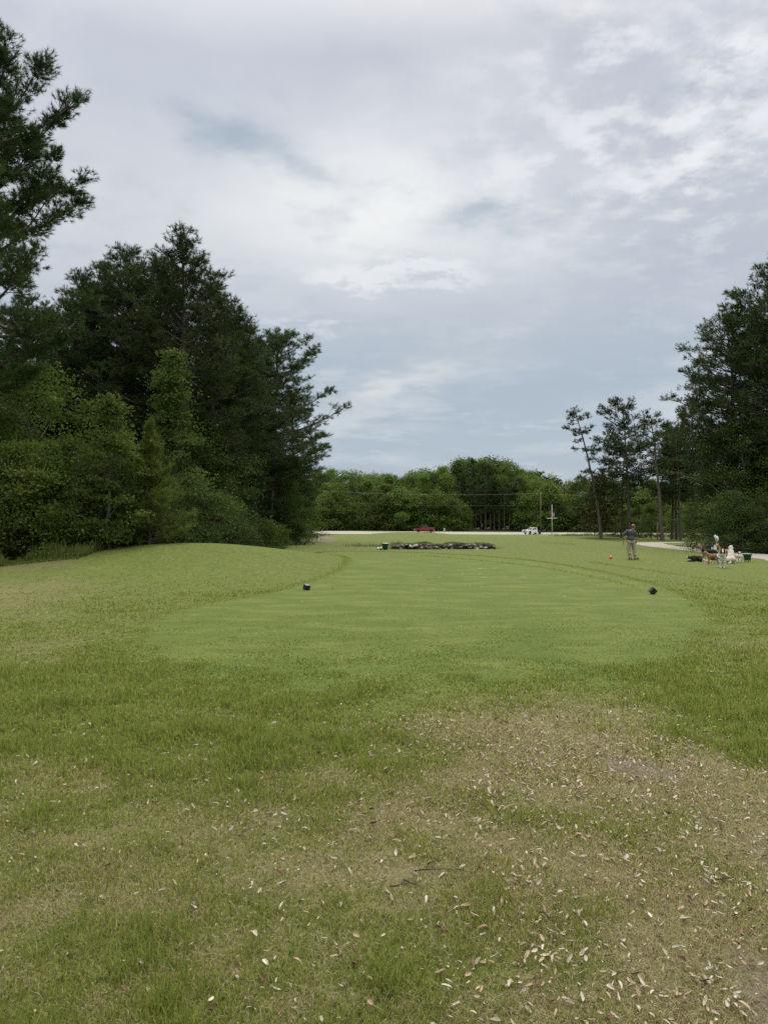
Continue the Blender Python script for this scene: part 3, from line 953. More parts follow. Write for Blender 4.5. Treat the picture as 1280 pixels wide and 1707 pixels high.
# ---- prototypes (unit: metres)
pine_near = make_lob(11, 20.9, 7.6, 5.9, 0.27, (0.3, 0), tuft=0.23, w=0.022, n=22, step=0.82, holes=0.14, droop=(2, 50), up=0.20, crad=0.68, ntuft=30, cdens=3.2, bare=0.26, blunt=2.6, top=0.3)
pine_a = make_lob(21, 20, 4.5, 4.6, 0.24, (0, 0), tuft=0.27, w=0.030, n=14, step=0.50, holes=0.08, crad=0.80, ntuft=18, flatc=0.46, cdens=2.2, droop=(-8, 55), bare=0.28, blunt=2.4, top=0.22)
pine_b = make_lob(22, 20, 3.8, 4.8, 0.22, (0.5, 0.3), tuft=0.27, w=0.030, n=14, step=0.48, holes=0.06, crad=0.82, ntuft=18, flatc=0.46, cdens=2.2, droop=(-10, 50), bare=0.28, blunt=3.0, top=0.25)
pine_c = make_lob(23, 19.5, 6.0, 6.4, 0.24, (0.9, 0), tuft=0.30, w=0.038, n=14, step=0.62, prof='round', holes=0.20, crad=0.88, ntuft=20, flatc=0.44, cdens=2.0, droop=(-8, 45), bare=0.35)
pine_right = make_lob(31, 21, 5.0, 6.2, 0.28, (0.2, 0), tuft=0.28, w=0.032, n=14, step=0.55, holes=0.10, crad=0.84, ntuft=18, flatc=0.46, cdens=2.0, droop=(-8, 45), bare=0.3, blunt=2.4, top=0.2)
pine_lean = make_lob(41, 16.5, 5.5, 2.5, 0.17, (-3.2, 0), tuft=0.32, w=0.045, n=11, step=0.80, prof='round', holes=0.22, crad=0.70, ntuft=14, cdens=1.9, droop=(-30, 15), up=0.05, top=0.35)
pine_flat = make_lob(42, 16.4, 7.0, 4.3, 0.19, (-0.9, 0), tuft=0.33, w=0.05, n=12, step=0.62, prof='round', holes=0.13, crad=0.92, ntuft=18, cdens=1.6, droop=(-15, 40), stubs=4, top=0.35)
pine_thin = make_lob(43, 14.5, 8.0, 2.8, 0.19, (-1.0, 0), tuft=0.33, w=0.048, n=11, step=0.85, prof='round', holes=0.22, crad=0.70, ntuft=13, cdens=1.3, droop=(-5, 55), stubs=6, top=0.35)
pine_young = make_pine(51, 6, 0.25, 2.2, 0.07, (0, 0), tuft=0.30, w=0.020, n=20, step=0.34, dens=4.2, prof='young', droop=(12, 66), holes=0.03, twig=0.7)
oak = make_broadleaf(61, 10, 3.6, 1.2, 130, 120, 0.16, 0.80, 0.18, 'round', flat=0.42, irreg=0.5)
oak_b = make_broadleaf(62, 9, 3.2, 0.6, 130, 120, 0.16, 0.80, 0.16, 'dome', flat=0.42, irreg=0.5)
gum = make_broadleaf(63, 11, 2.6, 1.0, 120, 95, 0.15, 0.66, 0.13, 'cone', flat=0.30, irreg=0.6)
gum_b = make_broadleaf(64, 7.4, 1.9, 0.5, 80, 85, 0.14, 0.56, 0.08, 'cone', flat=0.30, irreg=0.5)
bush_a = make_broadleaf(65, 5.0, 2.9, 0.15, 150, 110, 0.11, 0.62, 0.07, 'dome', stems=5, flat=0.45, irreg=0.55)
bush_b = make_broadleaf(66, 4.4, 2.5, 0.1, 130, 110, 0.115, 0.58, 0.06, 'dome', stems=4, flat=0.42, irreg=0.6)
bush_s = make_broadleaf(67, 1.8, 1.1, 0.05, 60, 60, 0.10, 0.32, 0.03, 'dome', stems=4)
understory = make_broadleaf(68, 8, 2.8, 0.3, 110, 105, 0.17, 0.78, 0.12, 'dome', flat=0.42, irreg=0.55)

GL = 'trees of the wood on the left'
GR = 'trees of the grove on the right'
# ---- left wood
plant('pine_tree', pine_near, (-17.0, 30.5), 0.4, 1.0, PM, 'tall near pine at the left edge whose open branches reach out against the sky', group=GL)
plant('pine_tree', pine_a, (xat(308, 46), 46), 1.0, 1.0, PM, 'tallest pine of the dense left group, with a pointed open top', group=GL)
plant('pine_tree', pine_b, (xat(215, 48), 48), 2.1, 1.0, PM, 'broad dark pine just left of the tallest pine in the left group', group=GL)
plant('pine_tree', pine_a, (xat(135, 47), 47), 3.6, 0.88, PM, 'dark pine behind the branch tips of the tall near pine', group=GL)
plant('pine_tree', pine_b, (xat(375, 56), 56), 0.2, 0.90, PM, 'round-shouldered dark pine right of the tallest pine in the left group', group=GL)
plant('pine_tree', pine_a, (xat(425, 62), 62), 4.5, 0.87, PM, 'dense pine behind the pine with the long outstretched limbs', group=GL)
plant('pine_tree', pine_c, (xat(450, 66), 66), 0.1, 0.93, PM, 'pine with long limbs stretched out over the fairway at the end of the left wood', group=GL)
plant('pine_tree', pine_b, (xat(40, 50), 50), 5.2, 0.86, PM, 'dark pine seen through the lower branches of the tall near pine', group=GL)
for i, (u, yy, pr, s) in enumerate(((250, 53, pine_b, 1.00), (180, 52, pine_a, 0.99), (352, 52, pine_a, .96), (395, 60, pine_b, .90), (485, 76, pine_b, .78), (340, 70, pine_b, .95), (260, 62, pine_a, .95), (170, 66, pine_b, .95), (80, 60, pine_a, .9), (-20, 58, pine_b, .85), (10, 72, pine_a, .9), (300, 82, pine_a, .95), (400, 82, pine_b, .95), (-90, 50, pine_a, .9), (-120, 66, pine_b, .9))):
    plant('pine_tree', pr, (xat(u, yy), yy), i * 1.3, s, PM, 'dark pine mostly hidden behind the front pines of the left wood', group='hidden pines of the left wood')
plant('sweetgum_tree', gum, (xat(288, 41), 41), 0.7, 1.03, LF, 'slender fresh green broadleaf tree standing before the tallest left pine', group=GL)
plant('sweetgum_tree', gum_b, (xat(184, 31.0), 31.0), 2.0, 0.90, LF, 'small pale green sapling with a spire top above the left bushes', group=GL)
plant('young_pine_tree', pine_young, (xat(250, 32.5), 32.5), 0.0, 0.90, PY, 'young bright green pine with soft upright shoots at the edge of the left bushes', group=GL)
plant('young_pine_tree', pine_young, (xat(95, 31.5), 31.5), 2.0, 0.78, PY, 'young pine half sunk in the bushes at far left', group=GL)
plant('broadleaf_tree', oak, (xat(45, 37), 37), 1.2, 0.98, LM, 'yellowish green broadleaf tree rising behind the bushes at far left', group=GL)
plant('broadleaf_tree', oak_b, (xat(-60, 34), 34), 2.9, 1.0, LD, 'broadleaf tree cut by the left edge behind the near pine', group=GL)
plant('broadleaf_tree', oak_b, (xat(335, 45), 45), 0.3, 0.9, LD, 'dark broadleaf tree between the slender green tree and the bare pine trunk', group=GL)
plant('broadleaf_tree', understory, (xat(478, 69), 69), 2.6, 0.78, LD, 'low dark broadleaf tree below the outstretched pine limbs', group=GL)
plant('broadleaf_tree', understory, (xat(497, 78), 78), 3.9, 0.86, LM, 'greener broadleaf tree at the very end of the left wood beside the worn track', group=GL)
for i, (u, yy, s) in enumerate(((430, 66, 1.1), (360, 52, 1.0), (310, 54, 1.0), (240, 52, 1.2), (150, 50, 1.2), (60, 46, 1.2), (190, 58, 1.2), (10, 44, 1.2), (-60, 46, 1.2), (455, 82, 1.2), (405, 72, 1.2), (420, 90, 1.3), (370, 68, 1.2), (475, 92, 1.1))):
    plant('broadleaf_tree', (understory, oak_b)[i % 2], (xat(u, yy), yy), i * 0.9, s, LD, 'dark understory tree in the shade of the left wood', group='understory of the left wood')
for i, (u, yy, pr, s, mt, lab) in enumerate((
        (30, 31.0, bush_a, 1.0, LM, 'big rounded olive green bush at the far left edge of the wood'),
        (120, 32.5, bush_b, 1.12, LM, 'big olive green bush between the far left bush and the small sapling'),
        (190, 33.5, bush_b, 0.95, LD, 'dark bush at the foot of the pale green sapling'),
        (245, 36.5, bush_a, 0.80, LD, 'dark bush behind the young bright green pine'),
        (310, 39.0, bush_b, 0.95, LD, 'dark bush just right of the young bright green pine'),
        (362, 43.0, bush_a, 0.72, LD, 'dark bush below the bare pine trunk in the left wood'),
        (-60, 29.5, bush_b, 1.1, LM, 'bush cut by the left edge below the near pine'),
        (400, 49.0, bush_s, 1.1, LD, 'low dark shrub behind the crest of the grass mound'),
        (443, 54.0, bush_s, 1.15, LM, 'light green shrub at the right end of the grass mound'),
        (466, 57.0, bush_s, 0.95, LM, 'small light green shrub beside the white ball tee marker by the wood'),
        (425, 58.0, bush_s, 1.3, LD, 'dark shrub between the two light green shrubs and the mound'),
        (490, 66.0, bush_s, 1.2, LD, 'dark shrub at the head of the worn track'))):
    plant('bush', pr, (xat(u, yy), yy), i * 1.7, s, mt, lab, 'bush', 'bushes along the left wood')

# ---- right grove
plant('pine_tree', pine_right, (xat(1297, 53), 53), 0.5, 1.0, PM, 'tallest pine of the right grove, at the right edge', group=GR)
plant('pine_tree', pine_right, (xat(1228, 55), 55), 2.2, 0.87, PM, 'big pine left of the tallest pine in the right grove', group=GR)
plant('pine_tree', pine_b, (xat(1340, 50), 50), 4.0, 0.95, PM, 'pine cut by the right edge of the grove', group=GR)
plant('pine_tree', pine_right, (xat(1262, 62), 62), 5.0, 0.86, PM, 'pine behind the two big pines of the right grove', group=GR)
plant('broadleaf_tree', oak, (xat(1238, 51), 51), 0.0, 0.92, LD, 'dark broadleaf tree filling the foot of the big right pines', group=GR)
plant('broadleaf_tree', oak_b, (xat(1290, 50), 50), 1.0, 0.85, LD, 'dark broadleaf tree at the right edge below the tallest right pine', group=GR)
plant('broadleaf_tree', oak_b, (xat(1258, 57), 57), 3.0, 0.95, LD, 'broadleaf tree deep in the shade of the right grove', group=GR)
plant('bush', bush_a, (xat(1222, 46.5), 46.5), 0.4, 0.78, LD, 'dense green bush beside the cart path behind the dogs', 'bush', 'bushes of the right grove')
plant('bush', bush_b, (xat(1276, 44.5), 44.5), 2.4, 0.80, LD, 'dense green bush at the right edge beyond the cart path', 'bush', 'bushes of the right grove')
plant('bush', bush_b, (xat(1205, 51), 51), 1.4, 0.72, LD, 'smaller bush at the left end of the right grove', 'bush', 'bushes of the right grove')
plant('pine_tree', pine_lean, (xat(1001, 92), 92), 0.0, 1.0, PM, 'thin pine leaning left beyond the golfer, with a sparse ragged crown', group=GR)
plant('olive_tree', make_broadleaf(71, 8, 2.4, 1.0, 90, 50, 0.26, 0.65, 0.10, 'dome'), (xat(1000, 95), 95), 0.0, 1.0, LO, 'small brownish tree around the foot of the leaning pine', 'tree', GR)
plant('pine_tree', pine_flat, (xat(1049, 92), 92), 0.0, 1.0, PM, 'flat-topped pine with a tall grey trunk directly behind the golfer', group=GR)
plant('pine_tree', pine_thin, (xat(1103, 86), 86), 0.0, 1.0, PM, 'pine with a long bare slanting trunk right of the golfer', group=GR)
plant('pine_tree', pine_flat, (xat(1035, 98), 98), 2.0, 0.72, PM, 'shorter pine close behind the flat-topped pine', group=GR)
plant('pine_tree', pine_flat, (xat(1119, 97), 97), 3.0, 0.88, PW, 'left pine of the close trunk pair by the bend of the cart path', group=GR)
plant('pine_tree', pine_flat, (xat(1126, 95), 95), 4.2, 0.80, PW, 'right pine of the close trunk pair by the bend of the cart path', group=GR)
plant('pine_tree', pine_flat, (xat(1133, 90), 90), 5.0, 0.82, PM, 'olive crowned pine standing alone right of the close trunk pair', group=GR)
plant('pine_tree', pine_flat, (xat(1155, 94), 94), 1.0, 0.98, PW, 'rightmost slim trunked pine before the big right grove', group=GR)
plant('pine_tree', pine_a, (xat(1188, 84), 84), 1.0, 0.60, PM, 'dense pine tucked behind the left flank of the big right grove', group=GR)
for i, (u, yy, s) in enumerate(((1085, 104, .62), (1065, 108, .6), (1150, 104, .62), (1175, 100, .7), (1125, 112, .7), (1205, 92, .8), (1025, 108, .55))):
    plant('broadleaf_tree', understory, (xat(u, yy), yy), i * 1.1, s, (LM, LD)[i % 2], 'low broadleaf tree in the gap behind the slim right pines', group='low trees behind the slim pines')

# ---- far wood beyond the road
fw_round = [make_broadleaf(80 + i, 20, 5.0, 2.0, 75, 75, 0.44, 1.75, 0.25, sh, flat=0.5, irreg=0.5) for i, sh in enumerate(('round', 'dome', 'round', 'cone'))]
fw_pine = [make_lob(90 + i, 20, cb, 3.6, 0.22, tuft=0.6, w=0.15, n=8, step=1.0, prof='round', holes=0.1, crad=1.1, ntuft=8, cdens=0.8) for i, cb in enumerate((8.5, 9.5))]
fw_low = [make_broadleaf(95 + i, 9, 3.6, 0.2, 55, 75, 0.40, 1.35, 0.12, 'dome', flat=0.5, irreg=0.55) for i in range(3)]
PROF_U = [420, 520, 560, 600, 640, 680, 720, 750, 775, 800, 830, 850, 880, 910, 940, 980, 1100, 1400]
PROF_V = [790, 784, 779, 786, 779, 783, 772, 776, 757, 757, 760, 770, 776, 788, 794, 794, 798, 800]
rngw = np.random.default_rng(5)


def road_y_at(u, d):
    """depth where the line of sight through column u meets the line at distance d beyond the road centre"""
    k = (u - 640) / F_PX
    # (k*y - ax)*nx + (y - ay)*ny = d
    return (d + RD_A[0] * RD_NRM[0] + RD_A[1] * RD_NRM[1]) / (k * RD_NRM[0] + RD_NRM[1])


def landmark(u):
    if u < 560: return 'near the left wood'
    if u < 680: return 'left of the red pickup'
    if u < 735: return 'behind the red pickup'
    if u < 800: return 'right of the red pickup'
    if u < 865: return 'left of the white flatbed truck'
    if u < 908: return 'behind the white flatbed truck'
    if u < 945: return 'behind the flagpole'
    return 'behind the leaning pine'


FAR = []
# front row: low bushy trees and the stand of bare pine trunks
u = 436.0
while u < 1330:
    d = 17 + rngw.uniform(-2, 3)
    y_ = road_y_at(u, d)
    if 778 < u < 868:
        FAR.append((u, y_ + 3, 'pine', rngw.uniform(796, 812))); u += rngw.uniform(6, 9)
    else:
        FAR.append((u, y_, 'low', rngw.uniform(808, 845))); u += rngw.uniform(18, 26)
n_front = len(FAR)
u = 430.0
while u < 1350:
    y_ = road_y_at(u, 27 + rngw.uniform(-3, 4))
    FAR.append((u, y_, 'round' if rngw.random() < 0.72 else 'pine', np.interp(u, PROF_U, PROF_V) + rngw.uniform(8, 36))); u += rngw.uniform(17, 26)
u = 425.0
while u < 1370:
    y_ = road_y_at(u, 42 + rngw.uniform(-4, 5))
    FAR.append((u, y_, 'round' if rngw.random() < 0.7 else 'pine', np.interp(u, PROF_U, PROF_V) + rngw.uniform(-5, 18))); u += rngw.uniform(13, 21)
u = 428.0
while u < 1370:
    y_ = road_y_at(u, 50 + rngw.uniform(-3, 4))
    FAR.append((u, y_, 'round', np.interp(u, PROF_U, PROF_V) + rngw.uniform(0, 26))); u += rngw.uniform(10, 16)
u = 430.0
while u < 1350:
    y_ = road_y_at(u, 62 + rngw.uniform(-4, 4))
    FAR.append((u, y_, 'low', rngw.uniform(828, 842))); u += rngw.uniform(12, 17)
for i, (u, y_, k, vt) in enumerate(FAR):
    x_ = xat(u, y_)
    h_ = max(5.0, zat(vt, y_) - float(hz(x_, y_)))
    if k == 'low':
        pr = fw_low[i % 3]; s = h_ / 9.0; mt = (LM, LD, LF, LM, LF)[int(rngw.integers(0, 5))]; nm = 'broadleaf_tree'
        sxy = s * rngw.uniform(0.8, 1.1)
    elif k == 'pine':
        pr = fw_pine[i % 2]; s = h_ / 20.0; mt = PM; nm = 'pine_tree'; sxy = s * rngw.uniform(0.8, 1.1)
    else:
        pr = fw_round[int(rngw.integers(0, 4))]; s = h_ / 20.0; mt = (LM, LF, LF, LM)[int(rngw.integers(0, 4))]; nm = 'broadleaf_tree'
        sxy = s * rngw.uniform(0.8, 1.15)
    front = i < n_front
    if k == 'low' and not front:
        lab = 'shaded tree behind the trunks of the far wood ' + landmark(u); gr = 'shaded trees at the back of the far wood ' + landmark(u)
    elif k == 'pine' and front:
        lab = 'slim pine of the stand of bare trunks across the road left of the white truck'; gr = 'bare-trunked pines across the road'
    elif front:
        lab = 'low bushy tree fronting the far wood ' + landmark(u); gr = 'bushy trees along the far road edge ' + landmark(u)
    else:
        lab = ('pine' if k == 'pine' else 'tall leafy tree') + ' deep in the far wood ' + landmark(u); gr = ('pines' if k == 'pine' else 'tall trees') + ' of the far wood ' + landmark(u)
    plant(nm, pr, (x_, y_), rngw.uniform(0, 6.28), sxy, mt, lab, 'tree', gr, sz=s)
# ================================================================== small golf things
M_BLACK = plain('black_plastic', (0.012, 0.012, 0.014), 0.35, 0.2, 12, spec=0.5)
M_BLACK_MATT = plain('matt_black_rubber', (0.02, 0.02, 0.02), 0.8, 0.2, 12)
M_WHITE = plain('white_plastic', (0.78, 0.77, 0.74), 0.4, 0.05, 10)
M_ORANGE = plain('orange_red_plastic', (0.72, 0.17, 0.07), 0.45, 0.1, 10)
M_GREEN_BIN = plain('dark_green_plastic', (0.012, 0.060, 0.050), 0.5, 0.15, 8)
M_GREEN_LID = plain('faded_green_plastic', (0.10, 0.24, 0.16), 0.55, 0.15, 8)
M_PALE_LID = plain('pale_green_lid', (0.45, 0.52, 0.48), 0.5, 0.1, 8)
M_STEEL = plain('brushed_steel', (0.55, 0.55, 0.56), 0.35, 0.1, 20, metal=0.8)


def gz(x, y):
    return float(hz(x, y))


def cube_marker(u, v, s, rot, lift, label):
    x, y = gp(u, v)
    x, y = xat(u, F_PX * (CAM_Z - gz(x, y)) / (v - HOR)), F_PX * (CAM_Z - gz(x, y)) / (v - HOR)
    bm = bmesh.new()
    box(bm, (0, 0, 0), (s, s, s))
    bmesh.ops.bevel(bm, geom=bm.edges[:], offset=s * 0.05, segments=2, affect='EDGES')
    cone(bm, (0, 0, -s * 0.4), (0, 0, -s * 0.75), 0.008, 0.004, 6)        # peg
    o = done(bm, 'tee_marker', M_BLACK)
    o.location = (x, y, gz(x, y) + lift); o.rotation_euler = rot
    return tag(o, label, 'tee marker', 'black cube tee markers')


cube_marker(511.5, 983.5, 0.140, (R(17), R(2), R(45)), 0.074, 'black cube tee marker standing level with one corner towards the camera')
cube_marker(1086.5, 990.5, 0.135, (R(6), R(43), R(12)), 0.082, 'black cube tee marker tipped on its edge like a diamond')


def ball_marker(u, y, r, mat, label, group):
    x = xat(u, y)
    bm = bmesh.new()
    lathe(bm, [(0.0, -0.06), (0.006, -0.05), (0.010, 0.0), (r * 0.55, 0.012), (r * 0.92, r * 0.5), (r, r * 0.95), (r * 0.86, r * 1.5), (r * 0.5, r * 1.82), (0.0, r * 1.93)], 16)
    o = done(bm, 'tee_marker', mat)
    o.location = (x, y, gz(x, y))
    return tag(o, label, 'tee marker', group)


ball_marker(469, 53.5, 0.095, M_WHITE, 'white ball tee marker by the shrubs at the end of the mound', 'white ball tee markers')
ball_marker(630, 53.0, 0.095, M_WHITE, 'white ball tee marker lying left of the green seed bucket', 'white ball tee markers')
ball_marker(1017, 37.4, 0.085, M_ORANGE, 'orange red ball tee marker left of the golfer', 'orange tee markers')
# half dark ball beside the bucket
x, y = xat(635, 53.0), 53.0
bm = bmesh.new()
lathe(bm, [(0.0, 0.0), (0.06, 0.005), (0.095, 0.06), (0.10, 0.10)], 16, mi=0)
lathe(bm, [(0.10, 0.10), (0.09, 0.15), (0.05, 0.19), (0.0, 0.20)], 16, mi=1)
o = done(bm, 'tee_marker', [M_GREEN_BIN, M_WHITE]); o.location = (x, y, gz(x, y))
tag(o, 'dark tee marker with a white top touching the green seed bucket', 'tee marker', 'two-tone tee markers')

# divots / scuffs on the tees
M_DIVOT = plain('sandy_divot_fill', (0.27, 0.27, 0.13), 0.95, 0.35, 30)
rngd = np.random.default_rng(4)
for (u, v, w) in ((548, 917, 10), (512, 918, 7), (800, 948, 16), (825, 948, 12), (806, 963, 18), (872, 963, 16), (733, 963, 10), (770, 936, 14), (846, 941, 8), (880, 938, 8),
                  (1082, 938, 17), (1120, 937, 14), (1138, 939, 12), (590, 963, 8), (1180, 1120, 22), (630, 917, 6)):
    x, y = gp(u, v); w = 0.7 * w / F_PX * y
    bm = bmesh.new()
    ring = [(w * 0.5 * math.cos(a) * rngd.uniform(.7, 1.15), min(w * 0.5, 0.11 + 0.003 * y) * math.sin(a) * rngd.uniform(.6, 1.2)) for a in np.linspace(0, 2 * PI, 15)[:-1]]
    vs_ = [bm.verts.new((a, b_, 0.012 + gz(x + a, y + b_) - gz(x, y))) for a, b_ in ring]
    c_ = bm.verts.new((0, 0, 0.02))
    for i in range(14): bm.faces.new((vs_[i], vs_[(i + 1) % 14], c_))
    o = done(bm, 'divot_patch', M_DIVOT); o.location = (x, y, gz(x, y))
    tag(o, kind='structure')


def bucket(u, y, w, h, mats, label, legs, rz=0.0):
    x = xat(u, y)
    e = empty('seed_bucket', (x, y, gz(x, y)), rz, label, 'seed bucket', 'seed buckets on the tees')
    z0 = 0.09 if legs else 0.0
    bm = bmesh.new()
    r = w / 2
    lathe(bm, [(r * 0.70, z0), (r * 0.74, z0 + 0.01), (r * 0.96, h * 0.80), (r * 1.04, h * 0.82), (r * 1.04, h * 0.88), (r * 0.93, h * 0.88), (r * .90, h * .80)], 24, sy=0.85)
    done(bm, 'bucket_body', mats[0], e)
    bm = bmesh.new()
    lathe(bm, [(r * 1.02, h * 0.885), (r * 1.05, h * 0.91), (r * 0.95, h * 0.965), (r * 0.4, h * 0.995), (0.0, h)], 24, sy=0.85)
    done(bm, 'lid', mats[1], e)
    bm = bmesh.new()
    box(bm, (r * 1.03, 0, h * 0.78), (r * 0.10, 0.10, h * 0.12)); box(bm, (-r * 1.03, 0, h * 0.78), (r * 0.10, 0.10, h * 0.12))
    done(bm, 'handle', mats[0], e, 0.006)
    if legs:
        for sx in (-1, 1):
            for sy in (-1, 1):
                bm = bmesh.new(); cone(bm, (sx * r * 0.42, sy * r * 0.4, -0.03), (sx * r * 0.45, sy * r * 0.42, z0 + 0.02), 0.013, 0.016, 8)
                done(bm, 'leg', M_BLACK_MATT, e)
    return e


bucket(642, 53.2, 0.46, 0.49, (M_GREEN_BIN, M_PALE_LID), 'dark green seed bucket with a pale lid standing before the rocky bank', False)
bucket(1244.5, 34.3, 0.37, 0.41, (M_GREEN_BIN, M_GREEN_LID), 'dark green seed bucket on short legs beside the dogs', True)

# ------------------------------------------------------------------ golf bag with clubs
M_BAG_BLACK = plain('black_nylon', (0.015, 0.016, 0.020), 0.7, 0.3, 30)
M_BAG_WHITE = plain('white_nylon', (0.70, 0.70, 0.70), 0.7, 0.1, 30)
bx, by = xat(1187, 36.2), 36.2
bag = empty('golf_bag', (bx, by, gz(bx, by)), R(-20), 'black and white golf bag with stand legs among the dogs', 'golf bag')
tilt = Matrix.Rotation(R(9), 3, 'Y')
bm = bmesh.new(); lathe(bm, [(0.0, 0.0), (0.115, 0.0), (0.125, 0.03), (0.115, 0.3), (0.125, 0.6), (0.135, 0.84), (0.135, 0.87), (0.11, 0.87), (0.105, 0.70), (0, .7)], 18, sy=0.85)
bmesh.ops.rotate(bm, verts=bm.verts, matrix=tilt); done(bm, 'bag_body', M_BAG_BLACK, bag)
bm = bmesh.new(); box(bm, (-0.125, -0.02, 0.40), (0.06, 0.15, 0.42)); bmesh.ops.rotate(bm, verts=bm.verts, matrix=tilt); done(bm, 'pocket', M_BAG_WHITE, bag, 0.02)
bm = bmesh.new(); box(bm, (0.0, -0.115, 0.62), (0.14, 0.04, 0.26)); bmesh.ops.rotate(bm, verts=bm.verts, matrix=tilt); done(bm, 'pocket', M_BAG_WHITE, bag, 0.012)
bm = bmesh.new()
for a, b_ in zip(*(lambda p: (p[:-1], p[1:]))([Vector((0.13 + 0.10 * math.sin(PI * t), 0.05, 0.25 + 0.5 * t)) for t in np.linspace(0, 1, 8)])):
    cone(bm, a, b_, 0.018, 0.018, 6)
bmesh.ops.rotate(bm, verts=bm.verts, matrix=tilt); done(bm, 'shoulder_strap', M_BAG_BLACK, bag)
for s in (-1, 1):
    bm = bmesh.new(); cone(bm, (0.05, s * 0.10, 0.72), (0.42, s * 0.28, 0.0), 0.010, 0.008, 6); cone(bm, (0.42, s * 0.28, -0.01), (0.42, s * 0.28, 0.03), 0.022, 0.018, 8)
    done(bm, 'stand_leg', M_STEEL, bag)
for i, (dx, dy, top, head, lab) in enumerate(((-0.04, -0.03, 1.20, 'white', 'driver under a tall white head cover in the golf bag'), (0.04, 0.03, 1.16, 'white', 'club under a shorter white head cover in the golf bag'),
                                             (0.02, -0.05, 1.05, 'iron', 'shiny iron nearest the camera in the golf bag'), (0.06, -0.01, 1.02, 'iron', 'shiny iron behind the head covers in the golf bag'), (-0.02, 0.05, 1.12, 'black', 'club under a black head cover in the golf bag'))):
    c = empty('golf_club', tuple(bag.matrix_basis @ (tilt @ Vector((0, 0, 0)))), R(-20), lab, 'golf club', 'clubs in the golf bag')
    bm = bmesh.new(); cone(bm, tilt @ Vector((dx * .4, dy * .4, 0.75)), tilt @ Vector((dx * 1.3, dy * 1.3, top - 0.1)), 0.006, 0.005, 6); done(bm, 'shaft', M_STEEL, c)
    bm = bmesh.new()
    p = tilt @ Vector((dx * 1.3, dy * 1.3, top - 0.05))
    if head == 'iron':
        box(bm, p + Vector((-0.03, 0, 0)), (0.08, 0.018, 0.05), Matrix.Rotation(R(25), 3, 'Y')); done(bm, 'club_head', M_STEEL, c, 0.006)
    else:
        ellip(bm, p + Vector((-0.02, 0, 0.02)), (0.055, 0.045, 0.075)); cone(bm, p + Vector((0, 0, -0.16)), p, 0.028, 0.04, 10)
        done(bm, 'head_cover', M_BAG_WHITE if head == 'white' else M_BAG_BLACK, c)

# ================================================================== dogs
FUR = {}


def fur(name, col):
    if name not in FUR:
        m, nt, b = new_mat('fur_' + name)
        v = objvec(nt)
        f = noise(nt, v, 26, 5, 0.65, 0.4)
        lo = tuple(c * 0.62 for c in col); hi = tuple(min(0.9, c * 1.25) for c in col)
        nt.links.new(ramp(nt, f, [(0.25, lo), (0.75, hi)]), b.inputs['Base Color'])
        b.inputs['Roughness'].default_value = 0.8; b.inputs['Specular IOR Level'].default_value = 0.2
        b.inputs['Sheen Weight'].default_value = 0.15
        bp = N(nt, 'ShaderNodeBump'); bp.inputs['Strength'].default_value = 0.6; bp.inputs['Distance'].default_value = 0.015
        nt.links.new(noise(nt, v, 60, 3, 0.7), bp.inputs['Height']); nt.links.new(bp.outputs[0], b.inputs['Normal'])
        FUR[name] = m
    return FUR[name]


BLK = fur('black', (0.016, 0.015, 0.015)); TAN = fur('tan', (0.36, 0.21, 0.12)); WHT = fur('white', (0.70, 0.67, 0.61)); RED = fur('red_tan', (0.40, 0.20, 0.095))
BRN = fur('brown', (0.27, 0.14, 0.085)); CRM = fur('cream', (0.56, 0.46, 0.36)); GRY = fur('grey_roan', (0.34, 0.33, 0.32)); DKB = fur('dark_brown', (0.045, 0.026, 0.02))


def head_shape(bm, c, yaw, pitch, s, ears='flop', muzzle=0.17, hr=0.105):
    """c: skull centre, faces local +X before yaw"""
    M = Matrix.Rotation(yaw, 3, 'Z') @ Matrix.Rotation(-pitch, 3, 'Y')
    P = lambda x, y, z: Vector(c) + M @ Vector((x * s, y * s, z * s))
    ellip(bm, P(0, 0, 0), (hr * 1.12 * s, hr * s, hr * s), M)
    capsule(bm, P(0.07, 0, -0.025), P(0.07 + muzzle, 0, -0.045), 0.068 * s, 0.046 * s)
    ellip(bm, P(0.075 + muzzle + 0.035, 0, -0.03), (0.025 * s, 0.028 * s, 0.022 * s), M)      # nose
    capsule(bm, P(0.10, 0, -0.075), P(0.04 + muzzle, 0, -0.088), 0.034 * s, 0.024 * s)        # jaw
    for sy in (-1, 1):
        ellip(bm, P(0.082, sy * 0.052, 0.035), (0.020 * s,) * 3)                               # brow / eye
        if ears == 'flop':
            chain(bm, [P(-0.01, sy * 0.085, 0.055), P(0.0, sy * 0.125, -0.01), P(0.02, sy * 0.12, -0.10)], [0.030 * s, 0.040 * s, 0.028 * s], 8)
        else:
            chain(bm, [P(-0.01, sy * 0.065, 0.07), P(-0.015, sy * 0.085, 0.14), P(-0.01, sy * 0.09, 0.20)], [0.042 * s, 0.030 * s, 0.010 * s], 8)
    return P


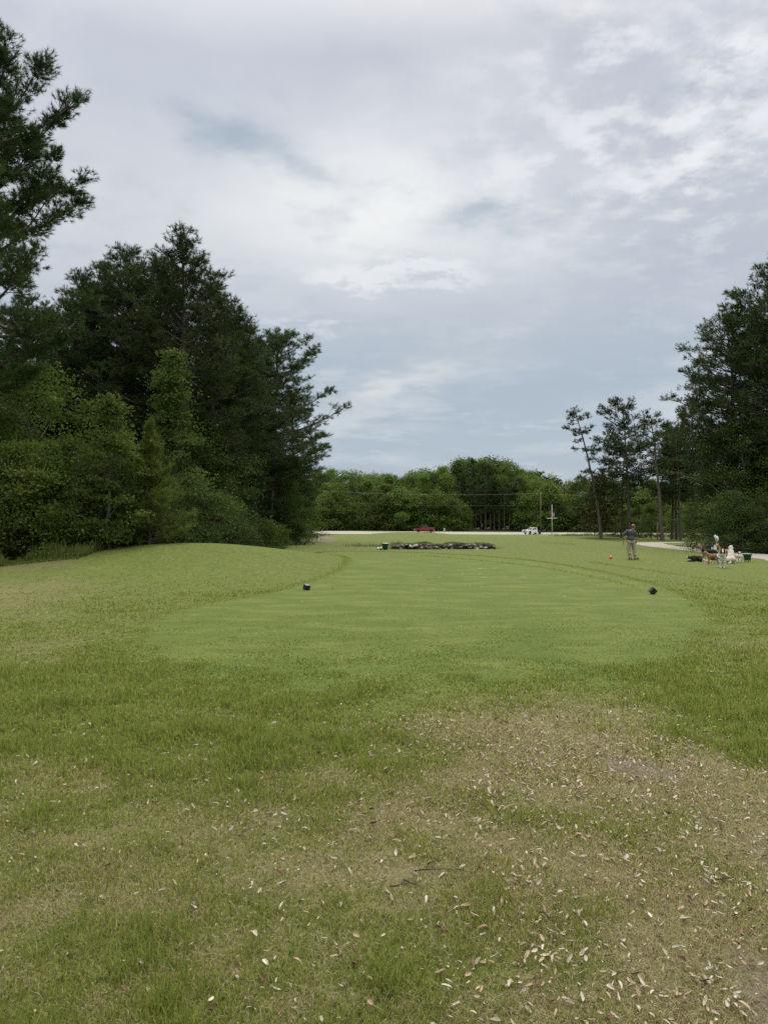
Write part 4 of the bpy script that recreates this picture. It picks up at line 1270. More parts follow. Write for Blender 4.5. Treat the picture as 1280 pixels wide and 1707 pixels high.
def dog_stand(head_yaw=0.0, head_pitch=-0.1, ears='flop', tail='down', neck_up=0.0, shag=1.0, muzzle=0.17, tucks=(0, 0, 0, 0)):
    """shoulder height 1, faces +X"""
    bm = bmesh.new(); k = shag
    ellip(bm, (0.28, 0, 0.76), (0.25, 0.155 * k, 0.225 * k)); ellip(bm, (0.02, 0, 0.79), (0.34, 0.145 * k, 0.185 * k)); ellip(bm, (-0.30, 0, 0.82), (0.24, 0.135 * k, 0.165 * k))
    ellip(bm, (0.38, 0, 0.90), (0.14, 0.11 * k, 0.12 * k))
    capsule(bm, (0.42, 0, 0.92), (0.60, 0, 1.12 + neck_up), 0.135 * k, 0.098 * k)
    head_shape(bm, (0.66, 0, 1.20 + neck_up), head_yaw, head_pitch, 1.05, ears, muzzle)
    for i, sy in enumerate((-1, 1)):
        t = tucks[i]
        chain(bm, [(0.33, sy * 0.105, 0.74), (0.30, sy * 0.115, 0.56), (0.345 + t, sy * 0.115, 0.30), (0.335 + t, sy * 0.115, 0.07)], [0.10 * k, 0.070 * k, 0.048 * k, 0.040 * k], 8)
        chain(bm, [(0.345 + t, sy * 0.115, 0.035), (0.40 + t, sy * 0.115, 0.028)], [0.042, 0.036], 8)
        t = tucks[2 + i]
        chain(bm, [(-0.40, sy * 0.09, 0.80), (-0.32, sy * 0.12, 0.52), (-0.53 + t, sy * 0.12, 0.27), (-0.50 + t, sy * 0.12, 0.07)], [0.145 * k, 0.092 * k, 0.046 * k, 0.040 * k], 8)
        chain(bm, [(-0.49 + t, sy * 0.12, 0.035), (-0.43 + t, sy * 0.12, 0.028)], [0.042, 0.036], 8)
    if tail == 'down': chain(bm, [(-0.52, 0, 0.88), (-0.66, 0, 0.68), (-0.68, 0, 0.42)], [0.05, 0.05 * k, 0.025], 8)
    elif tail == 'up': chain(bm, [(-0.50, 0, 0.90), (-0.64, 0, 1.05), (-0.58, 0, 1.22)], [0.05, 0.045 * k, 0.03], 8)
    else: chain(bm, [(-0.50, 0, 0.90), (-0.74, 0, 0.92), (-0.92, 0, 1.00)], [0.05, 0.05 * k, 0.025], 8)
    return bm


def dog_sit(head_yaw=0.0, head_pitch=0.0, ears='flop', shag=1.15, muzzle=0.17):
    """sits upright, faces +X, crown of the head at about 1.35"""
    bm = bmesh.new(); k = shag
    ellip(bm, (-0.22, 0, 0.30), (0.24, 0.22 * k, 0.27)); chain(bm, [(-0.16, 0, 0.36), (0.02, 0, 0.62), (0.10, 0, 0.84)], [0.21 * k, 0.20 * k, 0.17 * k], 12)
    capsule(bm, (0.10, 0, 0.86), (0.16, 0, 1.10), 0.15 * k, 0.115 * k)
    head_shape(bm, (0.20, 0, 1.20), head_yaw, head_pitch, 1.1, ears, muzzle, 0.125)
    for sy in (-1, 1):
        chain(bm, [(0.12, sy * 0.11, 0.74), (0.14, sy * 0.125, 0.42), (0.15, sy * 0.12, 0.06)], [0.10 * k, 0.07 * k, 0.048], 8)
        chain(bm, [(0.16, sy * 0.12, 0.035), (0.22, sy * 0.12, 0.03)], [0.045, 0.038], 8)
        chain(bm, [(-0.26, sy * 0.17, 0.30), (0.02, sy * 0.23, 0.30), (-0.16, sy * 0.24, 0.08), (0.06, sy * 0.24, 0.045)], [0.16 * k, 0.11 * k, 0.06, 0.045], 8)
    chain(bm, [(-0.42, 0, 0.12), (-0.62, 0.06, 0.06), (-0.80, 0.16, 0.05)], [0.06, 0.06 * k, 0.04], 8)
    return bm


def dog_lie(head_yaw=0.0, head_pitch=0.0, ears='flop', head_z=0.52, shag=1.05):
    bm = bmesh.new(); k = shag
    ellip(bm, (0.22, 0, 0.27), (0.28, 0.19 * k, 0.235 * k)); ellip(bm, (-0.08, 0, 0.25), (0.36, 0.18 * k, 0.22 * k)); ellip(bm, (-0.38, 0, 0.24), (0.24, 0.20 * k, 0.22 * k))
    capsule(bm, (0.38, 0, 0.34), (0.56, 0, head_z - 0.06), 0.13 * k, 0.10 * k)
    head_shape(bm, (0.62, 0, head_z), head_yaw, head_pitch, 1.0, ears)
    for sy in (-1, 1):
        chain(bm, [(0.28, sy * 0.15, 0.24), (0.26, sy * 0.19, 0.09), (0.62, sy * 0.17, 0.05), (0.70, sy * 0.17, 0.04)], [0.10, 0.07, 0.05, 0.042], 8)
        chain(bm, [(-0.40, sy * 0.17, 0.26), (-0.16, sy * 0.25, 0.20), (-0.42, sy * 0.26, 0.07), (-0.18, sy * 0.27, 0.045)], [0.15, 0.10, 0.055, 0.042], 8)
    chain(bm, [(-0.58, 0, 0.16), (-0.80, 0.08, 0.06), (-1.0, 0.2, 0.05)], [0.05, 0.05, 0.03], 8)
    return bm


def place_dog(bm, u, y, sc, face, mats, paint, label, group='dogs gathered beside the cart path'):
    """face: direction of the nose in degrees, 0 = image right, 90 = away, 180 = image left, 270 = towards the camera"""
    me_ = fused(bm, 0.017, 3, paint)
    x = xat(u, y)
    o = link('dog', me_, None, mats)
    o.location = (x, y, gz(x, y)); o.rotation_euler = (0, 0, R(face)); o.scale = (sc, sc, sc)
    return tag(o, label, 'dog', group)


def pick(n, *rules):
    """rules: (mask, index); later rules win"""
    a = np.zeros(n, int)
    for m, i in rules: a[m] = i
    return a


def nz(c, f=7, s=0):
    return fbm(c[:, 0] * f + 3 * c[:, 1], c[:, 2] * f + 2 * c[:, 1], 70 + s, 3)


# lying black dog, head low towards the left
place_dog(dog_lie(R(20), -0.15, 'flop', 0.36), 1161, 34.6, 0.60, 172, [BLK, GRY],
          lambda c: pick(len(c), ((c[:, 0] > 0.70) & (c[:, 2] < 0.42) & (np.abs(c[:, 1]) < 0.2), 1)), 'black dog lying flat at the left end of the pack')
# shepherd: tan legs and head, black saddle
place_dog(dog_stand(R(38), -0.25, 'prick', 'down', 0.02), 1180, 34.0, 0.62, 178, [TAN, BLK, CRM],
          lambda c: pick(len(c), ((c[:, 2] > 0.66 + 0.09 * nz(c)) & (c[:, 0] < 0.52), 1), ((c[:, 0] > 0.76), 1), ((c[:, 2] < 0.34), 2)),
          'standing shepherd dog with black saddle and tan legs')
# small brown dog in front
place_dog(dog_stand(R(-15), -0.1, 'flop', 'flat', 0.0, 1.25, 0.13), 1186.5, 32.3, 0.44, 166, [BRN, TAN],
          lambda c: pick(len(c), ((c[:, 2] > 1.02), 1), ((c[:, 2] < .3), 1)), 'small brown dog standing in front of the shepherd')
# pale puppy under it
place_dog(dog_lie(R(-30), 0.05, 'flop', 0.50, 1.1), 1178.5, 33.2, 0.30, 192, [CRM, WHT, TAN],
          lambda c: pick(len(c), ((nz(c, 5) > 0.05), 2), ((c[:, 0] > 0.45), 1)), 'pale little dog lying between the legs of the shepherd')
# red tan dog behind, pointed ears
place_dog(dog_stand(R(40), 0.15, 'prick', 'down', 0.10), 1207, 34.4, 0.60, 192, [RED, WHT, TAN],
          lambda c: pick(len(c), ((c[:, 0] > 0.45) & (c[:, 2] < 0.98), 1), ((c[:, 2] < 0.2), 1)), 'red tan dog with pointed ears behind the pied spaniel')
# pied spaniel facing the camera
place_dog(dog_stand(R(0), -0.2, 'flop', 'down', 0.03, 1.5, 0.15), 1202, 29.6, 0.575, 250, [WHT, DKB, GRY],
          lambda c: pick(len(c), ((c[:, 0] < 0.30) & (c[:, 2] > 0.5) & (nz(c, 4, 2) > -0.05), 1), ((c[:, 0] > 0.1) & (c[:, 0] < 0.6) & (c[:, 2] < 0.95) & (nz(c, 16, 1) > 0.22) & (c[:, 2] > 0.3), 2),
                         ((c[:, 2] > 1.02) & (np.abs(c[:, 1]) > 0.035 + 0.05 * (c[:, 0] > 0.83)) & (c[:, 0] < 0.86), 1), ((c[:, 2] > 1.0) & (np.abs(c[:, 1]) > 0.09), 1), ((c[:, 0] > .965), 1)),
          'white spaniel with dark ears and white blaze standing closest to the camera')
# large white dog sitting, back to us
place_dog(dog_sit(R(4), -0.1, 'flop', 1.22), 1217, 33.0, 0.60, 64, [WHT, CRM],
          lambda c: pick(len(c), ((nz(c, 4, 3) > 0.2) & (c[:, 2] < .9), 1)), 'big white dog sitting with its back to the camera')
# small white dog with a dark patch, rump to us
place_dog(dog_stand(R(-20), -0.1, 'flop', 'up', -0.05, 1.15), 1230.5, 33.6, 0.40, 58, [WHT, DKB, CRM],
          lambda c: pick(len(c), ((c[:, 2] > 0.86) & (c[:, 0] > -0.2) & (c[:, 0] < 0.45), 1), ((c[:, 2] > 1.02) & (nz(c, 5, 4) > -0.1), 1), ((c[:, 0] < -.45) & (c[:, 2] > 1.08), 1)),
          'small white dog with a dark back beside the green bucket')

# ================================================================== golfer
SKIN = plain('sunburnt_skin', (0.42, 0.20, 0.13), 0.55, 0.12, 14)
M_HAIR = plain('grey_brown_hair', (0.10, 0.07, 0.05), 0.8, 0.3, 60)
M_SHIRT = plain('charcoal_polo', (0.055, 0.058, 0.062), 0.85, 0.18, 16, bump=0.3)
M_TROUSER = plain('khaki_trousers', (0.34, 0.29, 0.215), 0.85, 0.14, 14, bump=0.4)
M_CAP = plain('rust_orange_cap', (0.24, 0.062, 0.036), 0.75, 0.15, 20)
M_CAP_PALE = plain('pale_cap_front', (0.55, 0.40, 0.33), 0.75, 0.15, 20)
gxp, gyp = xat(1052, 36.8), 36.8
ppl = empty('person', (gxp, gyp, gz(gxp, gyp)), 0, 'golfer in dark polo, khaki trousers and rust red cap seen from behind', 'person')
V3 = Vector
sh_l, el_l, wr_l = V3((-0.215, 0.03, 1.415)), V3((-0.425, 0.02, 1.20)), V3((-0.345, 0.16, 1.045))
sh_r, el_r, wr_r = V3((0.165, 0.02, 1.395)), V3((0.235, -0.01, 1.12)), V3((0.265, 0.12, 0.915))


def hand(bm, wr, dr, thumb_side, curl):
    dr = V3(dr).normalized(); side = dr.cross(V3(thumb_side)).normalized(); nrm_ = side.cross(dr).normalized()
    pc = wr + dr * 0.05
    M = Matrix((dr, side, nrm_)).transposed()
    ellip(bm, pc, (0.052, 0.040, 0.020), M)
    capsule(bm, wr - dr * 0.02, pc, 0.026, 0.024, 8)
    for i, (o_, L) in enumerate(((-0.030, 0.072), (-0.010, 0.082), (0.010, 0.076), (0.030, 0.060))):
        a = pc + dr * 0.040 + side * o_
        b_ = a + dr * L * 0.5 * math.cos(curl) + nrm_ * L * 0.5 * math.sin(curl)
        c_ = b_ + dr * L * 0.5 * math.cos(curl * 2.1) + nrm_ * L * 0.5 * math.sin(curl * 2.1)
        chain(bm, [a, b_, c_], [0.0095, 0.0088, 0.0075], 6)
    a = pc - dr * 0.015 - side * 0.036
    chain(bm, [a, a - side * 0.022 + dr * 0.028 + nrm_ * 0.012, a - side * 0.022 + dr * 0.055 + nrm_ * 0.03], [0.013, 0.011, 0.009], 6)


hd = V3((0.115, 0.075, 1.605))
face_dir = V3((0.80, 0.58, -0.10)).normalized()
fs = V3((0, 0, 1)).cross(face_dir).normalized(); fu = face_dir.cross(fs).normalized()
FM = Matrix((face_dir, fs, fu)).transposed()
FP = lambda a, b_, c_: hd + FM @ V3((a, b_, c_))
bm = bmesh.new()
ellip(bm, FP(0, 0, 0.02), (0.098, 0.076, 0.105), FM, 16); ellip(bm, FP(0.025, 0, -0.055), (0.066, 0.058, 0.062), FM, 14)
chain(bm, [FP(0.092, 0, 0.015), FP(0.116, 0, -0.022)], [0.010, 0.014], 8)                 # nose
ellip(bm, FP(0.078, 0, -0.105), (0.022, 0.026, 0.02), FM)                                  # chin
ellip(bm, FP(0.089, 0, -0.062), (0.010, 0.024, 0.009), FM)                                 # lips
for s in (-1, 1):
    ellip(bm, FP(0.085, s * 0.032, 0.012), (0.012, 0.015, 0.010), FM)
    ellip(bm, FP(-0.005, s * 0.079, -0.005), (0.020, 0.010, 0.032), FM)                    # ears
capsule(bm, V3((0.03, 0.03, 1.42)), FP(-0.02, 0, -0.06), 0.062, 0.054)
ellip(bm, (-0.02, 0.02, 1.25), (0.17, 0.10, 0.24)); ellip(bm, (-0.03, 0.01, 1.0), (0.155, 0.10, 0.16))
chain(bm, [sh_l, el_l, wr_l], [0.055, 0.042, 0.028]); chain(bm, [sh_r, el_r, wr_r], [0.055, 0.042, 0.028])
hand(bm, wr_l, (0.25, 0.35, -0.8), (1, 0, 0.2), 0.75); hand(bm, wr_r, (0.12, 0.25, -0.95), (0, 1, 0), 0.45)
for hp, kn, an in (((-0.115, 0.0, 0.92), (-0.125, 0.03, 0.50), (-0.085, -0.01, 0.10)), ((0.075, 0.01, 0.92), (0.135, 0.06, 0.50), (0.20, 0.02, 0.10))):
    chain(bm, [V3(hp), V3(kn), V3(an)], [0.085, 0.055, 0.04])
    capsule(bm, V3(an), V3(an) + V3((0.05, 0.03, -0.06)), 0.035, 0.03)
link('body', fused(bm, 0.008, 2), ppl, [SKIN])
# polo
bm = bmesh.new()
ellip(bm, (-0.02, 0.02, 1.27), (0.205, 0.135, 0.21)); ellip(bm, (-0.035, 0.015, 1.08), (0.19, 0.145, 0.16)); ellip(bm, (0.0, 0.02, 1.40), (0.17, 0.09, 0.075))
ellip(bm, (-0.11, -0.06, 1.33), (0.09, 0.06, 0.12)); ellip(bm, (0.08, -0.06, 1.33), (0.09, 0.06, 0.12)); ellip(bm, (-0.03, -0.09, 1.07), (0.12, 0.05, 0.07))
cone(bm, (-0.04, 0.01, 0.955), (-0.04, 0.01, 1.06), 0.165, 0.18, 16)
chain(bm, [sh_l + V3((0.02, 0, 0)), sh_l.lerp(el_l, 0.86)], [0.088, 0.076]); chain(bm, [sh_r + V3((-0.02, 0, 0)), sh_r.lerp(el_r, 0.78)], [0.085, 0.072])
capsule(bm, (0.02, 0.02, 1.42), (0.045, 0.035, 1.47), 0.08, 0.066)
link('polo_shirt', fused(bm, 0.011, 4), ppl, [M_SHIRT])
# trousers
bm = bmesh.new()
ellip(bm, (-0.03, 0.01, 0.93), (0.185, 0.14, 0.115)); ellip(bm, (-0.10, -0.05, 0.87), (0.10, 0.10, 0.11)); ellip(bm, (0.05, -0.04, 0.87), (0.10, 0.10, 0.11))
chain(bm, [V3((-0.115, 0.0, 0.90)), V3((-0.14, 0.02, 0.50)), V3((-0.095, -0.01, 0.07))], [0.118, 0.092, 0.082], 14)
chain(bm, [V3((0.065, 0.01, 0.90)), V3((0.135, 0.05, 0.50)), V3((0.195, 0.02, 0.07))], [0.118, 0.092, 0.082], 14)
ellip(bm, (-0.10, -0.03, 0.30), (0.09, 0.095, 0.05)); ellip(bm, (0.17, 0.01, 0.24), (0.085, 0.09, 0.045))
link('trousers', fused(bm, 0.011, 3), ppl, [M_TROUSER])
bm = bmesh.new(); lathe(bm, [(0.172, 0.955), (0.176, 0.957), (0.176, 0.995), (0.172, 0.997)], 24, c=(-0.035, 0.012, 0), sy=0.80); done(bm, 'belt', M_BLACK_MATT, ppl)
for (x_, y_, dx, dy) in ((-0.085, -0.005, 0.75, 0.66), (0.20, 0.025, 0.98, 0.15)):
    d = V3((dx, dy, 0)).normalized()
    bm = bmesh.new()
    p0 = V3((x_, y_, 0.045)) - d * 0.06
    chain(bm, [p0, p0 + d * 0.10, p0 + d * 0.22], [0.045, 0.042, 0.032]); box(bm, p0 + d * 0.08 + V3((0, 0, -0.033)), (0.29, 0.085, 0.022), Matrix.Rotation(math.atan2(dy, dx), 3, 'Z'))
    link('shoe', fused(bm, 0.009, 2), ppl, [M_BLACK_MATT])
# hair and cap
bm = bmesh.new(); ellip(bm, FP(-0.03, 0, 0.005), (0.082, 0.082, 0.085), FM); link('hair', fused(bm, 0.009, 2), ppl, [M_HAIR])
cp = empty('cap', (0, 0, 0)); cp.parent = ppl
bm = bmesh.new()
ellip(bm, FP(-0.004, 0, 0.065), (0.110, 0.094, 0.088), FM, 18)
link('cap_crown', fused(bm, 0.009, 2), cp, [M_CAP])
bm = bmesh.new(); ellip(bm, FP(0.130, 0, 0.045), (0.085, 0.078, 0.012), FM, 14); done(bm, 'cap_visor', M_CAP, cp)
bm = bmesh.new(); ellip(bm, FP(-0.055, 0, 0.098), (0.045, 0.055, 0.040), FM, 14); done(bm, 'cap_mesh', M_CAP_PALE, cp)
# club held in the left hand, grip hanging down, head leaning away in front of him
clb = empty('golf_club', (gxp, gyp, gz(gxp, gyp)), 0, 'golf club held in the hand the golfer rests on his hip', 'golf club')
p0 = wr_l + V3((0.02, 0.05, -0.07)); dn = V3((-0.12, -0.25, -0.95)).normalized()
bm = bmesh.new(); cone(bm, p0 - dn * 0.12, p0 + dn * 0.30, 0.011, 0.015, 8); done(bm, 'grip', M_BLACK_MATT, clb)
bm = bmesh.new(); cone(bm, p0 - dn * 0.12, p0 - dn * 0.12 + V3((0.33, 0.62, 0.06)), 0.006, 0.005, 6); done(bm, 'shaft', M_STEEL, clb)
bm = bmesh.new(); box(bm, p0 - dn * 0.12 + V3((0.34, 0.64, 0.04)), (0.03, 0.07, 0.06)); done(bm, 'club_head', M_STEEL, clb, 0.006)

# ================================================================== pickups
M_RED = plain('dark_red_car_paint', (0.20, 0.012, 0.022), 0.3, 0.08, 3, coat=0.8)
M_WHITEP = plain('white_car_paint', (0.75, 0.75, 0.74), 0.35, 0.04, 3, coat=0.7)
M_GLASS = plain('dark_tinted_glass', (0.02, 0.024, 0.028), 0.08, 0.2, 3)
M_CHROME = plain('dull_chrome', (0.62, 0.62, 0.62), 0.25, 0.05, 10, metal=0.9)
M_TYRE = plain('tyre_rubber', (0.018, 0.018, 0.018), 0.85, 0.2, 10)
M_RIM = plain('alloy_wheel', (0.50, 0.50, 0.50), 0.35, 0.1, 10, metal=0.7)
M_LAMP = plain('headlight_lens', (0.75, 0.76, 0.76), 0.15, 0.05, 10)
M_TAIL = plain('tail_light_lens', (0.35, 0.02, 0.02), 0.2, 0.1, 10)
M_BEDSTEEL = plain('black_steel_bed', (0.03, 0.032, 0.032), 0.6, 0.3, 5)
M_WOODDECK = plain('weathered_deck', (0.20, 0.18, 0.13), 0.9, 0.25, 5)


def side_profile(bm, pts, yw, mi=0):
    """closed x/z outline extruded to +-yw"""
    a = [bm.verts.new((x, -yw, z)) for x, z in pts]; b_ = [bm.verts.new((x, yw, z)) for x, z in pts]
    bm.faces.new(a); bm.faces.new(b_[::-1])
    for i in range(len(pts)):
        j = (i + 1) % len(pts)
        bm.faces.new((a[i], b_[i], b_[j], a[j]))


def arch(cx, r, z0, n=9):
    return [(cx + r * math.cos(t), z0 + r * math.sin(t)) for t in np.linspace(PI, 0, n)]


def pickup(x, y, z, rz, rx, paint, flatbed, label):
    e = empty('pickup_truck', (x, y, z), rz, label, 'pickup truck')
    e.rotation_euler = (rx, 0, rz)
    L2, hw = 2.90, 0.97
    fx, rxl = 1.78, -1.85
    body = bmesh.new()
    low = [(-2.90, 0.62)] if not flatbed else [(-0.95, 0.55)]
    pts = []
    if flatbed:
        pts = [(-0.95, 0.48), *arch(fx, 0.47, 0.48), (2.62, 0.48), (2.88, 0.55), (2.90, 1.02), (2.80, 1.16), (1.25, 1.24), (-0.95, 1.24)]
    else:
        pts = [(-2.88, 0.55), *arch(rxl, 0.47, 0.50), *arch(fx, 0.47, 0.48), (2.62, 0.48), (2.86, 0.55), (2.88, 1.0), (2.78, 1.14), (1.25, 1.22), (-0.80, 1.22), (-0.82, 1.26), (-2.90, 1.27)]
    side_profile(body, pts, hw)
    ob = done(body, 'body', paint, e, 0.035)
    if not flatbed:                                       # flat dark sheet on the solid body in place of an open bed
        bm = bmesh.new(); box(bm, (-1.86, 0, 1.275), (1.92, 1.64, 0.02)); done(bm, 'bed', M_BEDSTEEL, e)
    # greenhouse
    zt = 1.87; zb = 1.22
    x0 = -0.92
    gpts = [(1.30, zb, 0.93), (0.42, zt - 0.03, 0.74), (0.2, zt, 0.73), (x0 + 0.22, zt, 0.73), (x0 + 0.04, zt - 0.03, 0.74), (x0, zb, 0.93)]
    bm = bmesh.new()
    a = [bm.verts.new((px_, -w_, pz_)) for px_, pz_, w_ in gpts]; b_ = [bm.verts.new((px_, w_, pz_)) for px_, pz_, w_ in gpts]
    bm.faces.new(a); bm.faces.new(b_[::-1])
    for i in range(len(gpts)):
        j = (i + 1) % len(gpts); bm.faces.new((a[i], b_[i], b_[j], a[j]))
    cab = done(bm, 'cab', paint, e, 0.03)

    def glass(quad, nm='window'):
        bm_ = bmesh.new(); vs2 = [bm_.verts.new(q) for q in quad]; f = bm_.faces.new(vs2)
        bm_.normal_update()
        ext = bmesh.ops.extrude_face_region(bm_, geom=[f])
        bmesh.ops.translate(bm_, verts=[v for v in ext['geom'] if isinstance(v, bmesh.types.BMVert)], vec=f.normal * 0.012)
        return done(bm_, nm, M_GLASS, cab)

    def side_pt(px_, t, sgn):                              # t 0 belt .. 1 roof
        return (px_, sgn * (0.93 - 0.19 * t + 0.012), zb + (zt - zb) * t)
    for sgn in (-1, 1):
        q1 = [side_pt(1.02, 0.10, sgn), side_pt(0.30, 0.10, sgn), side_pt(0.30, 0.86, sgn), side_pt(0.42, 0.86, sgn)]
        q2 = [side_pt(0.20, 0.10, sgn), side_pt(-0.78, 0.10, sgn), side_pt(-0.74, 0.86, sgn), side_pt(0.20, 0.86, sgn)]
        if flatbed: q2 = [side_pt(0.16, 0.10, sgn), side_pt(-0.56, 0.10, sgn), side_pt(-0.54, 0.86, sgn), side_pt(0.16, 0.86, sgn)]
        for q in (q1, q2): glass(q if sgn < 0 else q[::-1])
        bm = bmesh.new(); box(bm, (0.98, sgn * 1.05, 1.30), (0.12, 0.20, 0.18)); done(bm, 'side_mirror', M_BLACK if flatbed else paint, e, 0.03)
        bm = bmesh.new(); box(bm, (2.885, sgn * 0.74, 0.93), (0.05, 0.36, 0.22)); done(bm, 'headlight', M_LAMP, e, 0.015)
        if not flatbed:
            bm = bmesh.new(); box(bm, (-2.90, sgn * 0.87, 1.02), (0.04, 0.16, 0.40)); done(bm, 'tail_light', M_TAIL, e, 0.01)
        for px_ in (-0.35, 0.22) if not flatbed else (-0.30, 0.22):
            bm = bmesh.new(); box(bm, (px_, sgn * 0.985, 1.10), (0.16, 0.03, 0.04)); done(bm, 'door_handle', M_CHROME, e, 0.006)
    wsq = [(1.255, -0.80, 1.275), (1.255, 0.80, 1.275), (0.485, 0.66, 1.815), (0.485, -0.66, 1.815)]
    glass(wsq, 'windscreen')
    glass([(x0 - 0.012 + 0.01, 0.76, 1.30), (x0 - 0.012 + 0.01, -0.76, 1.30), (x0 + 0.02, -0.66, 1.76), (x0 + 0.02, 0.66, 1.76)], 'rear_window')
    bm = bmesh.new(); box(bm, (2.89, 0, 0.90), (0.06, 1.08, 0.30))
    for k in range(4): box(bm, (2.93, 0, 0.80 + 0.07 * k), (0.03, 1.04, 0.022))
    done(bm, 'grille', M_CHROME if not flatbed else M_BLACK_MATT, e, 0.006)
    bm = bmesh.new(); box(bm, (2.93, 0, 0.58), (0.20, 1.90, 0.24)); done(bm, 'front_bumper', M_CHROME if not flatbed else M_STEEL, e, 0.04)
    if flatbed:
        bm = bmesh.new(); box(bm, (-2.05, 0, 0.98), (2.10, 2.05, 0.10)); box(bm, (-2.05, 0.45, 0.84), (2.1, 0.12, 0.2)); box(bm, (-2.05, -0.45, 0.84), (2.1, 0.12, 0.2))
        box(bm, (-1.02, 0, 1.25), (0.06, 1.9, 0.5)); box(bm, (-2.05, 0.99, 1.09), (2.1, 0.05, 0.12)); box(bm, (-2.05, -0.99, 1.09), (2.1, 0.05, 0.12)); box(bm, (-3.09, 0, .9), (0.06, 2.0, 0.24))
        done(bm, 'flat_bed', M_BEDSTEEL, e, 0.01)
        bm = bmesh.new(); box(bm, (-2.05, 0, 1.05), (2.02, 1.9, 0.04)); done(bm, 'deck', M_WOODDECK, e)
        bm = bmesh.new(); box(bm, (-1.0, 0, .62), (3.9, 1.0, .2)); done(bm, 'chassis', M_BEDSTEEL, e)
        for sgn in (-1, 1):
            bm = bmesh.new(); box(bm, (-1.35, sgn * 0.9, 0.76), (0.5, 0.28, 0.30)); done(bm, 'tool_box', M_BEDSTEEL, e, 0.02)
    else:
        bm = bmesh.new(); box(bm, (-2.95, 0, 0.62), (0.16, 1.90, 0.22)); done(bm, 'rear_bumper', M_CHROME, e, 0.03)
        bm = bmesh.new(); box(bm, (0, 0, .52), (4.2, 1.3, .16)); done(bm, 'chassis', M_BEDSTEEL, e)
    for wx in (fx, rxl):
        for sgn in (-1, 1):
            w = empty('wheel', (wx, sgn * 0.86, 0.40)); w.parent = e; w.rotation_euler = (R(90), 0, 0)
            bm = bmesh.new(); lathe(bm, [(0.24, -0.12), (0.36, -0.13), (0.40, -0.09), (0.40, 0.09), (0.36, 0.13), (0.24, 0.12)], 28); done(bm, 'tyre', M_TYRE, w)
            bm = bmesh.new(); lathe(bm, [(0.0, -0.085), (0.08, -0.10), (0.10, -0.06), (0.20, -0.08), (0.25, -0.11), (0.25, 0.11), (0.20, 0.08), (0.10, 0.06), (0.08, 0.10), (0.0, 0.085)], 20)
            for k in range(6):
                a_ = 2 * PI * k / 6
                for zz_ in (-0.085, 0.085): box(bm, (0.15 * math.cos(a_), 0.15 * math.sin(a_), zz_), (0.18, 0.05, 0.03), Matrix.Rotation(a_, 3, 'Z'))
            done(bm, 'rim', M_RIM if not flatbed else M_WHITE, w)
    return e


def on_road(u, d):
    y = road_y_at(u, d); x = xat(u, y)
    s_, d_ = road_coords(x, y)
    return x, y, float(road_z(s_, d_))


RD_ANG = math.atan2(RD_DIR[1], RD_DIR[0])
x, y, z = on_road(707.5, 3.2)
pickup(x, y, z + 0.01, RD_ANG + PI + R(14), R(-2.5), M_RED, False, 'dark red crew cab pickup driving left along the far road')
x, y, z = on_road(887, -1.6)
pickup(x, y, z + 0.01, RD_ANG + PI + R(50), R(-2.0), M_WHITEP, True, 'white pickup with a black flat bed on the far road')

# ================================================================== flagpole, flag, sign, posts, power line
M_POLE = plain('weathered_white_pole', (0.62, 0.62, 0.58), 0.6, 0.1, 4)
M_FLAGR = plain('flag_red_cloth', (0.45, 0.03, 0.04), 0.85, 0.12, 14)
M_FLAGW = plain('flag_white_cloth', (0.72, 0.70, 0.68), 0.85, 0.06, 14)
M_FLAGB = plain('flag_blue_cloth', (0.03, 0.04, 0.14), 0.85, 0.12, 14)
M_POST = plain('weathered_wood_post', (0.20, 0.17, 0.135), 0.9, 0.3, 6, bump=0.5)
M_WIRE = plain('grey_power_cable', (0.22, 0.23, 0.23), 0.6, 0.1, 4)
M_SIGN = plain('white_road_sign', (0.72, 0.72, 0.68), 0.5, 0.06, 6)

y = road_y_at(919.7, -9.5); x = xat(919.7, y); zb = gz(x, y)
Hf = zat(842, y) - zb
fp = empty('flagpole', (x, y, zb), RD_ANG, 'white flagpole with a cross arm standing by the road right of the white truck', 'flagpole')
bm = bmesh.new(); cone(bm, (0, 0, -0.3), (0, 0, Hf), 0.10, 0.055, 12); done(bm, 'pole', M_POLE, fp)
bm = bmesh.new(); ellip(bm, (0, 0, Hf + 0.06), (0.10, 0.10, 0.10)); done(bm, 'finial', M_POLE, fp)
za = zat(864, y) - zb
bm = bmesh.new(); cone(bm, (-1.30, -0.10, za), (1.30, -0.10, za), 0.085, 0.085, 10); done(bm, 'yardarm', M_POLE, fp)
bm = bmesh.new(); cone(bm, (-1.25, -0.10, za), (0, 0, Hf - 0.4), 0.012, 0.012, 5); cone(bm, (1.25, -0.10, za), (0, 0, Hf - 0.4), 0.012, 0.012, 5); done(bm, 'halyard', M_WIRE, fp)
